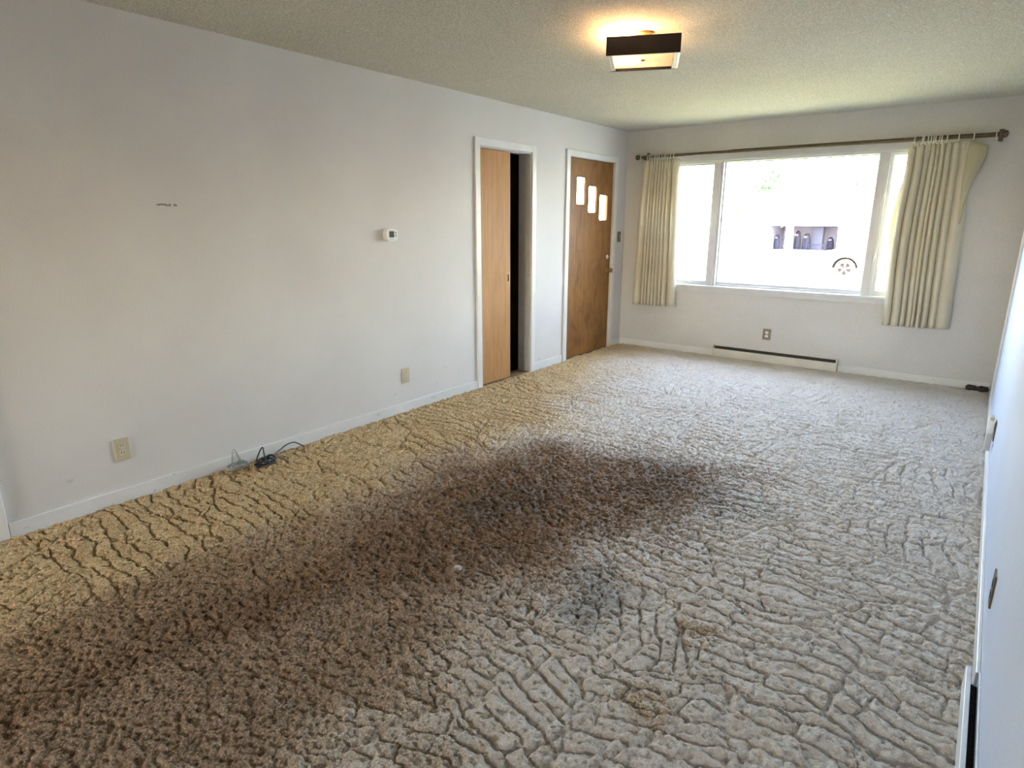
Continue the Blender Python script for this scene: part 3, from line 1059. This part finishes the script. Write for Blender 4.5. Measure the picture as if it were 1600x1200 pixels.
def bulb(x, mat, name='bulb'):
    b = MB().lathe([(0.012, 0.0), (0.013, 0.022), (0.017, 0.032), (0.026, 0.050), (0.028, 0.062), (0.023, 0.078), (0.010, 0.086)], (x * 0.35, 0, 0.058), (1 if x > 0 else -1, 0, 0.08), 20).build(name, mat, cl_)
    MB().lathe([(0.017, -0.03), (0.017, 0.014)], (x * 0.35, 0, 0.058), (1 if x > 0 else -1, 0, 0.08), 16).build('socket', M['whiteplastic'], b)
    return b


lit = bulb(-0.1, M['bulb'])
tag(lit, 'glowing bulb')
bulb(0.1, M['bulboff'])

# ---------------------------------------------------------------- thermostat
th = empty('thermostat', (0, 3.112, 1.366))
tag(th, 'small white digital thermostat on the left wall beside the closet door', 'thermostat')
fr_ = frame((0, 0, 0), (0, 1, 0), (0, 0, 1), (1, 0, 0))


def blob(w_, h_):
    pts = []
    for k in range(48):
        a = 2 * math.pi * k / 48
        e_ = 2 / 3.6
        pts.append((w_ / 2 * math.copysign(abs(math.cos(a)) ** e_, math.cos(a)), h_ / 2 * math.copysign(abs(math.sin(a)) ** e_, math.sin(a))))
    return pts


MB().prism(blob(0.118, 0.090), [], 0.020, fr_).build('back_plate', M['whiteplastic'], th)
o = MB().prism(blob(0.112, 0.084), [], 0.014, frame((0.0201, 0, 0), (0, 1, 0), (0, 0, 1), (1, 0, 0))).build('cover', M['whiteplastic'], th)
bv = o.modifiers.new('bev', 'BEVEL'); bv.width = 0.004; bv.segments = 3
MB().prism(rrect(0.046, 0.044, 0.002, 3, -0.006, 0.004), [], 0.002, frame((0.033, 0, 0), (0, 1, 0), (0, 0, 1), (1, 0, 0))).build('screen', M['screen'], th)
for (y, z) in ((0.033, 0.014), (0.034, -0.006)):
    MB().lathe([(0.0055, 0), (0.0055, 0.002), (0.004, 0.003)], (0.0335, y, z), (1, 0, 0), 14).build('button', M['button'], th)
for y in (-0.018, 0.004):
    MB().prism(rrect(0.012, 0.006, 0.002, 3, y, -0.031), [], 0.002, frame((0.0335, 0, 0), (0, 1, 0), (0, 0, 1), (1, 0, 0))).build('button', M['almondlight'], th)


# ---------------------------------------------------------------- outlets and switch
def outlet(locn, rz, label, plate, face, w_=0.072, h_=0.118):
    """local: plate in the x-z plane facing -y"""
    o = empty('wall_outlet', locn, rz)
    tag(o, label, 'outlet', 'wall outlets')
    fm = lambda y: frame((0, y, 0), (1, 0, 0), (0, 0, 1), (0, -1, 0))
    sock = [(0, 0.0195), (0, -0.0195)]

    def face_shape(cz, r=0.0172, hh=0.0135):
        pts = []
        for k in range(40):
            a = 2 * math.pi * k / 40
            pts.append((r * math.cos(a), cz + max(-hh, min(hh, r * math.sin(a)))))
        return pts
    p = MB().prism(rrect(w_, h_, 0.004, 4), [face_shape(c_[1]) for c_ in sock], 0.006, fm(0)).build('cover_plate', plate, o)
    bv = p.modifiers.new('bev', 'BEVEL'); bv.width = 0.002; bv.segments = 2; bv.limit_method = 'ANGLE'
    for c_ in sock:
        fpoly = [(x * 0.97, c_[1] + (z - c_[1]) * 0.97) for x, z in face_shape(c_[1])]
        s = MB().prism(fpoly, [], 0.0075, fm(0)).build('socket', face, o)
        sl2 = MB()
        for dx in (-0.0062, 0.0062):
            sl2.prism(rrect(0.0030, 0.0095, 0.0006, 2, dx, c_[1] + 0.002), [], 0.0006, fm(-0.0072))
        sl2.build('slots', M['slot'], s)
    MB().lathe([(0.0036, 0), (0.0036, 0.0012), (0.002, 0.002)], (0, -0.006, 0), (0, -1, 0), 12).build('screw', M['silver'], p)
    return o


outlet((0, 1.180, 0.297), math.pi / 2, 'almond wall outlet on the left wall nearest the camera, left of the cables', M['almond'], M['almondlight'])
outlet((0, 3.209, 0.296), math.pi / 2, 'almond wall outlet on the left wall below the thermostat', M['almond'], M['almondlight'])
outlet((1.735, D, 0.305), 0, 'brown plated wall outlet with pale sockets above the back baseboard heater', M['brownplate'], M['whiteplastic'], 0.080, 0.115)
outlet((W, 2.415, 0.281), -math.pi / 2, 'dark brown outlet plate seen edge-on on the right wall', M['bronze'], M['darkcord'])
outlet((W, 4.50, 0.262), -math.pi / 2, 'right wall outlet hidden behind a white plug-in adapter', M['brownplate'], M['whiteplastic'])

ad = empty('plug_adapter', (W - 0.0085, 4.50, 0.262))
tag(ad, 'white and beige plug-in adapter sticking out of the far right wall outlet', 'adapter')
MB().box(-0.034, 0.0, -0.028, 0.036, -0.02, 0.062, 0.004).build('body', M['whiteplastic'], ad)
MB().box(-0.030, -0.006, -0.024, 0.030, 0.0625, 0.084, 0.007).build('plug', M['almond'], ad)
MB().box(-0.031, -0.001, -0.026, 0.034, -0.125, -0.0205, 0.004).build('lower_block', M['jamb'], ad)

sw = empty('light_switch', (0, 6.632, 1.285), math.pi / 2)
tag(sw, 'brown metal light switch plate right of the entry door', 'light switch')
fm = lambda y: frame((0, y, 0), (1, 0, 0), (0, 0, 1), (0, -1, 0))
p = MB().prism(rrect(0.072, 0.118, 0.004, 4), [rrect(0.0105, 0.025, 0.001, 2)], 0.006, fm(0)).build('cover_plate', M['brownplate'], sw)
MB().box(-0.005, 0.005, -0.016, 0.0, -0.004, 0.014, 0.002).build('toggle', M['almondlight'], sw)
for z in (-0.038, 0.038):
    MB().lathe([(0.0036, 0), (0.0036, 0.0012), (0.002, 0.002)], (0, -0.006, z), (0, -1, 0), 12).build('screw', M['silver'], p)

# ---------------------------------------------------------------- baseboard heaters
hx0, hx1 = 1.188, 2.443
ht = empty('baseboard_heater', ((hx0 + hx1) / 2, D, 0.0))
tag(ht, 'low cream baseboard heater on the back wall under the window', 'heater')
L2 = (hx1 - hx0) / 2
MB().box(-L2 + 0.012, L2 - 0.012, -0.058, -0.052, 0.012, 0.100, 0.002).build('front_panel', M['heater'], ht)
MB().box(-L2 + 0.012, L2 - 0.012, -0.006, -0.0005, 0.012, 0.124, 0.001).build('back_plate', M['heaterdark'], ht)
MB().box(-L2 + 0.012, L2 - 0.012, -0.020, -0.0005, 0.1245, 0.130, 0.001).build('top_lip', M['heater'], ht)
fn = MB()
fn.tube([(-L2 + 0.02, -0.03, 0.066), (L2 - 0.02, -0.03, 0.066)], 0.009, 10)
for i in range(120):
    x = -L2 + 0.05 + (2 * L2 - 0.10) * i / 119
    fn.box(x, x + 0.0012, -0.05, -0.009, 0.035, 0.080)
fn.build('heating_element', M['heaterdark'], ht)
for s in (-1, 1):
    x0, x1 = (-L2, -L2 + 0.012) if s < 0 else (L2 - 0.012, L2)
    MB().box(x0, x1, -0.060, -0.0005, 0.010, 0.133, 0.002).build('end_cap', M['heater'], ht)

hy0, hy1 = 0.55, 2.200
ht = empty('baseboard_heater', (W, (hy0 + hy1) / 2, 0.0))
tag(ht, 'white baseboard heater with a dark top slot along the right wall near the camera', 'heater')
L2 = (hy1 - hy0) / 2
MB().box(-0.040, -0.026, -L2 + 0.012, L2 - 0.001, 0.012, 0.100, 0.002).build('front_panel', M['heaterwhite'], ht)
MB().box(-0.006, -0.0005, -L2 + 0.012, L2 - 0.012, 0.012, 0.100, 0.001).build('back_plate', M['heaterwhite'], ht)
fn = MB()
fn.tube([(-0.016, -L2 + 0.02, 0.05), (-0.016, L2 - 0.02, 0.05)], 0.006, 10)
for i in range(150):
    y = -L2 + 0.05 + (2 * L2 - 0.10) * i / 149
    fn.box(-0.0255, -0.0065, y, y + 0.0012, 0.03, 0.07)
fn.build('heating_element', M['heaterdark'], ht)
for s in (-1, 1):
    y0, y1 = (-L2, -L2 + 0.012) if s < 0 else (L2 - 0.0005, L2 + 0.004)
    MB().box(-0.041, -0.0005 if s < 0 else -0.024, y0, y1, 0.010, 0.101, 0.002).build('end_cap', M['heaterwhite'], ht)


# ---------------------------------------------------------------- cables on the carpet
def spline(ctrl, n=10, closed=False):
    P = [Vector(c_) for c_ in ctrl]
    m = len(P)
    out = []
    for i in range(m if closed else m - 1):
        g = (lambda k: P[k % m]) if closed else (lambda k: P[max(0, min(m - 1, k))])
        p0, p1, p2, p3 = g(i - 1), g(i), g(i + 1), g(i + 2)
        for k in range(n):
            t = k / n
            out.append(0.5 * ((2 * p1) + (-p0 + p2) * t + (2 * p0 - 5 * p1 + 4 * p2 - p3) * t * t + (-p0 + 3 * p1 - 3 * p2 + p3) * t ** 3))
    if not closed: out.append(P[-1])
    return out


def clampz(pts, z): return [Vector((p.x, p.y, max(z, p.z))) for p in pts]


g = empty('cable_bundle', (0.085, 1.745, 0.018))
tag(g, 'bundle of clear grey cable coiled against the baseboard, left of the black cord', 'cable')
random.seed(11)
ctrl = []
for k in range(40):                                   # low coils
    a = k * 1.05
    r = 0.042 + random.uniform(-0.010, 0.012)
    ctrl.append((math.cos(a) * r * 1.0, math.sin(a) * r * 1.25, 0.008 + 0.022 * random.random() + 0.010 * (k / 40)))
MB().tube(clampz(spline(ctrl, 6), 0.004), 0.0026, 6).build('coil', M['greycord'], g)
lp = MB()
for q in range(5):                                    # standing loops
    a = -0.5 + q * 0.28
    hgt = 0.105 - 0.012 * q + random.uniform(-0.004, 0.004)
    cc = []
    for k in range(13):
        t = math.pi * k / 12
        s = -math.cos(t) * (0.026 - 0.002 * q)
        cc.append((-0.02 + 0.012 * q + s * math.sin(a) * 0.6, s * math.cos(a), 0.012 + math.sin(t) ** 0.8 * hgt))
    lp.tube(spline(cc, 3), 0.0022, 6)
lp.build('standing_loop', M['greycord'], g)

b = empty('power_cord', (0.150, 1.893, 0.018))
tag(b, 'black power cord coiled on the carpet with its tail running along the baseboard', 'cord')
ctrl = []
for k in range(46):
    a = k * 0.97 + 0.3
    r = 0.040 + random.uniform(-0.010, 0.016)
    u, v_ = math.cos(a) * r * 0.72, math.sin(a) * r * 1.45
    ctrl.append((u * 0.9 - v_ * 0.20, v_ + u * 0.2, 0.006 + 0.034 * random.random()))
MB().tube(clampz(spline(ctrl, 6), 0.005), 0.0042, 8).build('coil', M['blackcord'], b)
MB().tube(spline([(-0.02, -0.055, 0.012), (-0.028, -0.035, 0.05), (-0.035, -0.002, 0.092), (-0.034, 0.010, 0.094), (-0.026, 0.008, 0.06), (-0.012, 0.012, 0.02)], 8), 0.0040, 8).build('standing_loop', M['blackcord'], b)
MB().tube(spline([(0.0, 0.045, 0.022), (-0.035, 0.085, 0.030), (-0.060, 0.14, 0.038), (-0.078, 0.20, 0.050), (-0.088, 0.26, 0.046), (-0.086, 0.305, 0.016), (-0.080, 0.33, -0.004)], 8), 0.0040, 8).build('tail', M['blackcord'], b)
MB().box(0.012, 0.034, -0.075, -0.045, 0.003, 0.022, 0.005).build('plug', M['blackcord'], b)

o_ = empty('cord_coil', (3.575, 6.69, 0.012))
tag(o_, 'small dark brown two-lobed coil of cord on the carpet in far right corner', 'cord')
for cx, r in ((-0.043, 0.036), (0.043, 0.036)):
    m_ = MB()
    for q in range(4):
        n = 24
        m_.tube([(cx + (r - 0.006 * (q % 2)) * math.cos(2 * math.pi * k / n), (r * 0.8 - 0.005 * (q % 2)) * math.sin(2 * math.pi * k / n), 0.007 + 0.009 * q + 0.002 * math.sin(k)) for k in range(n)], 0.0065, 8, closed=True)
    m_.build('coil', M['darkcord'], o_)
MB().box(-0.012, 0.012, -0.014, 0.014, 0.004, 0.034, 0.005).build('tie', M['darkcord'], o_)

# ---------------------------------------------------------------- outside
EX, EY = CAM.x, CAM.y


def gz(y): return -0.32 if y < 22 else -0.32 - (y - 22) * 0.0195


def strip(name, x0, x1, ys_, mat, dz=0.0):
    me = bpy.data.meshes.new(name)
    V = []; Fc = []
    for y in ys_: V += [(x0, y, gz(y) + dz), (x1, y, gz(y) + dz)]
    for i in range(len(ys_) - 1): Fc.append((2 * i, 2 * i + 1, 2 * i + 3, 2 * i + 2))
    me.from_pydata(V, [], Fc)
    me.materials.append(mat)
    o = bpy.data.objects.new(name, me)
    col.objects.link(o)
    return struct(o)


strip('lawn', -70, 70, [-40, D + T, 16.5], M['lawn'])
strip('street', -70, 70, [16.5, 22, 44], M['street'])
strip('driveway', -70, 70, [44, 120], M['street'])

# added unseen wing beside the front window, keeps low sky off left wall
w = MB()
w.box(4.15, 9.5, D + 0.16, 11.2, -0.32, 2.75)
w.prism([(3.8, 2.75), (6.8, 4.0), (9.9, 2.75)], [], 4.6, frame((0, 11.6, 0), (1, 0, 0), (0, 0, 1), (0, -1, 0)))
struct(w.build('added_wing_blocker', M['siding']))

# car parked across the street, facing left
CY = 22.2
car = empty('car', (EX - 0.1655 * CY, CY, gz(CY)))
tag(car, 'white car parked across the street, its front wheel in view through the window', 'car')
AR = 0.388
prof = [(-0.95, 0.28), (-0.97, 0.52), (-0.90, 0.72), (-0.55, 0.86), (0.35, 0.96), (0.62, 1.02), (1.25, 1.42), (1.9, 1.48), (2.7, 1.46), (3.25, 1.05), (3.55, 0.98), (3.66, 0.80), (3.64, 0.36), (3.50, 0.28)]
low = []
for cx in (2.72, 0.0):
    for k in range(13):
        a = math.pi * k / 12
        low.append((cx + AR * math.cos(a), 0.30 + AR * math.sin(a)))
body = prof + low
MB().prism(body, [], 1.72, frame((0, 1.72, 0), (1, 0, 0), (0, 0, 1), (0, -1, 0))).build('body', M['carpaint'], car)
for y0, nm in ((-0.004, 'side_window'),):
    for poly in ([(0.78, 1.03), (1.30, 1.37), (1.72, 1.40), (1.72, 1.03)], [(1.80, 1.03), (1.80, 1.40), (2.60, 1.38), (3.02, 1.06)]):
        MB().prism(poly, [], 0.012, frame((0, y0 + 0.010, 0), (1, 0, 0), (0, 0, 1), (0, -1, 0))).build(nm, M['carglass'], car)
MB().box(-0.99, -0.90, 0.02, 1.70, 0.30, 0.42, 0.02).build('bumper', M['tyre'], car)
for cx in (0.0, 2.72):
    wl = MB().lathe([(0.22, 0.19), (0.285, 0.20), (0.303, 0.17), (0.305, 0.10), (0.303, 0.03), (0.285, 0.0), (0.22, 0.01), (0.22, 0.19)], (cx, 0.03, 0.305), (0, 1, 0), 40, False).build('tyre', M['tyre'], car)
    rm = MB()
    n = 40
    rm.tube([(cx + 0.205 * math.cos(2 * math.pi * k / n), 0.028, 0.305 + 0.205 * math.sin(2 * math.pi * k / n)) for k in range(n)], 0.016, 8, closed=True)
    rm.lathe([(0.05, 0.0), (0.05, 0.02), (0.03, 0.03)], (cx, 0.045, 0.305), (0, -1, 0), 16)
    for s in range(5):
        for da in (-0.16, 0.16):
            a = 2 * math.pi * s / 5 + 0.3
            rm.tube([(cx + 0.04 * math.cos(a), 0.03, 0.305 + 0.04 * math.sin(a)), (cx + 0.20 * math.cos(a + da), 0.026, 0.305 + 0.20 * math.sin(a + da))], 0.014, 6)
    rm.build('rim', M['alloy'], wl)
    MB().lathe([(0.205, 0.0), (0.205, 0.004)], (cx, 0.09, 0.305), (0, 1, 0), 24).build('brake_drum', M['slot'], wl)
    ww = MB()
    pp = [(cx + (AR - 0.002) * math.cos(math.pi * q / 24), 0.30 + (AR - 0.002) * math.sin(math.pi * q / 24)) for q in range(25)]
    qq = [(cx + (AR - 0.008) * math.cos(math.pi * q / 24), 0.30 + (AR - 0.008) * math.sin(math.pi * q / 24)) for q in range(25)]
    ww.prism(pp + qq[::-1], [], 0.5, frame((0, 0.52, 0), (1, 0, 0), (0, 0, 1), (0, -1, 0)))
    ww.prism(pp, [], 0.01, frame((0, 0.53, 0), (1, 0, 0), (0, 0, 1), (0, -1, 0)))
    ww.build('wheel_arch_liner', M['heaterdark'], car)

# house across the street with its garage standing open
HY = 57.0
hz_ = gz(HY)
hs = empty('house', (EX - 0.22 * HY, HY, hz_))
tag(hs, 'white house across the street with an open garage, pale teal fascia', 'house')


def hx(s): return (EX + s * HY) - hs.location.x


gx0, gx1, gh = hx(-0.2725), hx(-0.1795), 2.06
wl = MB()
wl.box(-16, gx0, 0, 0.2, -0.1, 2.7).box(gx1, 16, 0, 0.2, -0.1, 2.7).box(gx0, gx1, 0, 0.2, gh, 2.7)
wl.box(-16, -15.8, 0.2, 8, -0.1, 2.7).box(15.8, 16, 0.2, 8, -0.1, 2.7)
wl.build('facade', M['siding'], hs)
gr = MB()
gr.box(gx0 - 0.3, gx1 + 0.3, 5.2, 5.3, -0.1, 2.7).box(gx0 - 0.3, gx0 - 0.2, 0.2, 5.2, -0.1, 2.7).box(gx1 + 0.2, gx1 + 0.3, 0.2, 5.2, -0.1, 2.7)
gr.box(gx0 - 0.2, gx1 + 0.2, 0.2, 5.2, 2.55, 2.7).box(gx0 - 0.2, gx1 + 0.2, 0.2, 5.2, -0.1, 0.01)
gr.build('garage_interior', M['garage'], hs)
r_ = MB()
r_.prism([(-0.7, 2.72), (4.2, 4.3), (9.0, 2.72), (9.0, 2.82), (4.2, 4.45), (-0.7, 2.84)], [], 33.0, frame((-16.5, 0, 0), (0, 1, 0), (0, 0, 1), (1, 0, 0)))
r_.build('roof', M['roof'], hs)
MB().box(hx(-0.222), hx(-0.168), -0.78, -0.70, 2.66, 2.86).build('fascia', M['teal'], hs)
MB().tube([(hx(-0.167), -0.06, 2.7), (hx(-0.167), -0.06, 0.1)], 0.05, 8).build('downspout', M['teal'], hs)


def stuff_at(name, s0, s1, z0, z1, y0, y1, mat, label, cat, group=None, kind='box', seed=0):
    yd = HY + (y0 + y1) / 2
    x0, x1 = EX + s0 * yd, EX + s1 * yd
    o = empty(name, ((x0 + x1) / 2, HY + (y0 + y1) / 2, hz_ + 0.01 + z0))
    tag(o, label, cat, group)
    w2, d2, hh = (x1 - x0) / 2, (y1 - y0) / 2, z1 - z0
    m_ = MB()
    if kind == 'box':
        m_.box(-w2, w2, -d2, d2, 0, hh, 0.02)
        m_.build('body', mat, o)
        MB().box(-w2 * 0.96, w2 * 0.96, -d2 - 0.02, -d2 - 0.001, hh * 0.52, hh * 0.97, 0.005).build('door', mat, o)
        MB().box(-w2 * 0.96, w2 * 0.96, -d2 - 0.02, -d2 - 0.001, hh * 0.03, hh * 0.50, 0.005).build('door', mat, o)
    else:
        rs = random.Random(seed)
        for q in range(3):
            x = rs.uniform(-w2 * 0.4, w2 * 0.4)
            m_.lathe([(w2 * 0.75, 0), (w2 * 0.9, hh * 0.25), (w2 * 0.8, hh * 0.6), (w2 * 0.5, hh * rs.uniform(0.7, 0.95)), (w2 * 0.1, hh)], (x, rs.uniform(-d2 * 0.4, d2 * 0.4), 0), (0, 0, 1), 12)
        m_.build('body', mat, o)
        MB().box(-w2 * 0.7, w2 * 0.3, -d2 * 1.1, -d2 * 0.95, hh * 0.72, hh * 0.82, 0.01).build('strap', M['junkpale'], o)
    return o


stuff_at('cabinet', -0.2125, -0.1975, 0.0, 1.95, 4.1, 4.8, M['bluegrey'], 'tall blue grey cabinet standing inside the open garage', 'cabinet')
stuff_at('storage_sack', -0.2365, -0.2275, 0.0, 1.6, 3.2, 4.0, M['junk'], 'dark blue covered heap at the left side of the garage opening', 'sack', None, 'lump', 1)
stuff_at('storage_sack', -0.2245, -0.2155, 0.0, 1.4, 2.9, 3.4, M['junk'], 'dark blue covered heap left of the tall cabinet in the garage', 'sack', None, 'lump', 2)
stuff_at('storage_sack', -0.1915, -0.1825, 0.0, 1.1, 3.2, 3.9, M['junk'], 'dark pointed heap right of the tall cabinet in the garage', 'sack', None, 'lump', 3)
stuff_at('storage_sack', -0.2645, -0.2580, 0.0, 1.3, 1.9, 2.5, M['junk'], 'low dark heap in the garage, left of the tree trunk', 'sack', None, 'lump', 4)
wb = empty('workbench', (EX - 0.2035 * (HY + 2.3), HY + 2.3, hz_ + 0.012))
tag(wb, 'low plank bench in front of the cabinet in the open garage', 'bench')
MB().box(-0.75, 0.75, -0.3, 0.3, 0.40, 0.47, 0.01).build('bench_top', M['junk'], wb)
for sx in (-0.68, 0.68):
    for sy in (-0.25, 0.25):
        MB().box(sx - 0.03, sx + 0.03, sy - 0.03, sy + 0.03, 0, 0.40).build('leg', M['junk'], wb)

# tree on the lawn
TY = 14.2
tr_ = empty('tree', (EX - 0.2425 * TY, TY, gz(TY)))
tag(tr_, 'slim tree on the lawn with sparse green leaves', 'tree')


def tl(s, sz, dy=0.0):
    y = TY + dy
    return Vector((EX + s * y, y, CAM.z + sz * y)) - Vector(tr_.location)


MB().tube(spline([(0, 0, -0.05), tl(-0.2438, -0.09), tl(-0.2445, -0.03), tl(-0.2465, 0.02), tl(-0.249, 0.06), tl(-0.250, 0.12), tl(-0.253, 0.22)], 6),
          [0.10 - 0.0012 * k for k in range(37)], 14).build('trunk', M['bark'], tr_)
br = MB()
branches = [[tl(-0.2465, 0.015), tl(-0.262, 0.045, -0.2), tl(-0.285, 0.066, -0.4), tl(-0.305, 0.060, -0.5), tl(-0.318, 0.035, -0.6)],
            [tl(-0.249, 0.06), tl(-0.24, 0.10, 0.2), tl(-0.20, 0.12, 0.3), tl(-0.165, 0.085, 0.2), tl(-0.150, 0.045, 0.1)],
            [tl(-0.250, 0.10), tl(-0.27, 0.12, -0.2), tl(-0.30, 0.13, -0.3)],
            [tl(-0.2465, 0.02), tl(-0.252, -0.004, -0.15), tl(-0.258, -0.01, -0.2)]]
for b_ in branches:
    sp_ = spline(b_, 5)
    br.tube(sp_, [0.030 - 0.025 * k / len(sp_) for k in range(len(sp_))], 6)
br.build('branch', M['bark'], tr_)
random.seed(9)
lf = bmesh.new()


def leafs(bm, c_, n, spread, size):
    for _ in range(n):
        p = c_ + Vector((random.gauss(0, spread), random.gauss(0, spread), random.gauss(0, spread)))
        a = Vector((random.uniform(-1, 1), random.uniform(-1, 1), random.uniform(-1.2, 0.2))).normalized()
        s_ = a.cross(Vector((random.uniform(-1, 1), random.uniform(-1, 1), random.uniform(-1, 1)))).normalized()
        L = size * random.uniform(0.7, 1.3)
        up_ = a.cross(s_) * L * 0.12
        v = [bm.verts.new(p), bm.verts.new(p + a * L * 0.45 + s_ * L * 0.28 + up_), bm.verts.new(p + a * L), bm.verts.new(p + a * L * 0.45 - s_ * L * 0.28 + up_)]
        bm.faces.new((v[0], v[1], v[2])); bm.faces.new((v[0], v[2], v[3]))


for s, sz, n, spd in ((-0.258, 0.072, 14, 0.06), (-0.266, 0.066, 10, 0.05), (-0.272, 0.062, 16, 0.08), (-0.280, 0.056, 26, 0.10), (-0.287, 0.050, 30, 0.10), (-0.293, 0.043, 18, 0.09), (-0.300, 0.036, 12, 0.07),
                      (-0.318, 0.016, 10, 0.08), (-0.309, 0.014, 6, 0.06), (-0.158, 0.040, 10, 0.08), (-0.155, 0.033, 5, 0.06), (-0.165, 0.012, 4, 0.06)):
    leafs(lf, tl(s, sz, -0.4), n, spd, 0.11)
me = bpy.data.meshes.new('foliage'); lf.to_mesh(me); lf.free(); me.materials.append(M['leaf'])
fo_ = bpy.data.objects.new('foliage', me); col.objects.link(fo_); fo_.parent = tr_; fo_['kind'] = 'stuff'
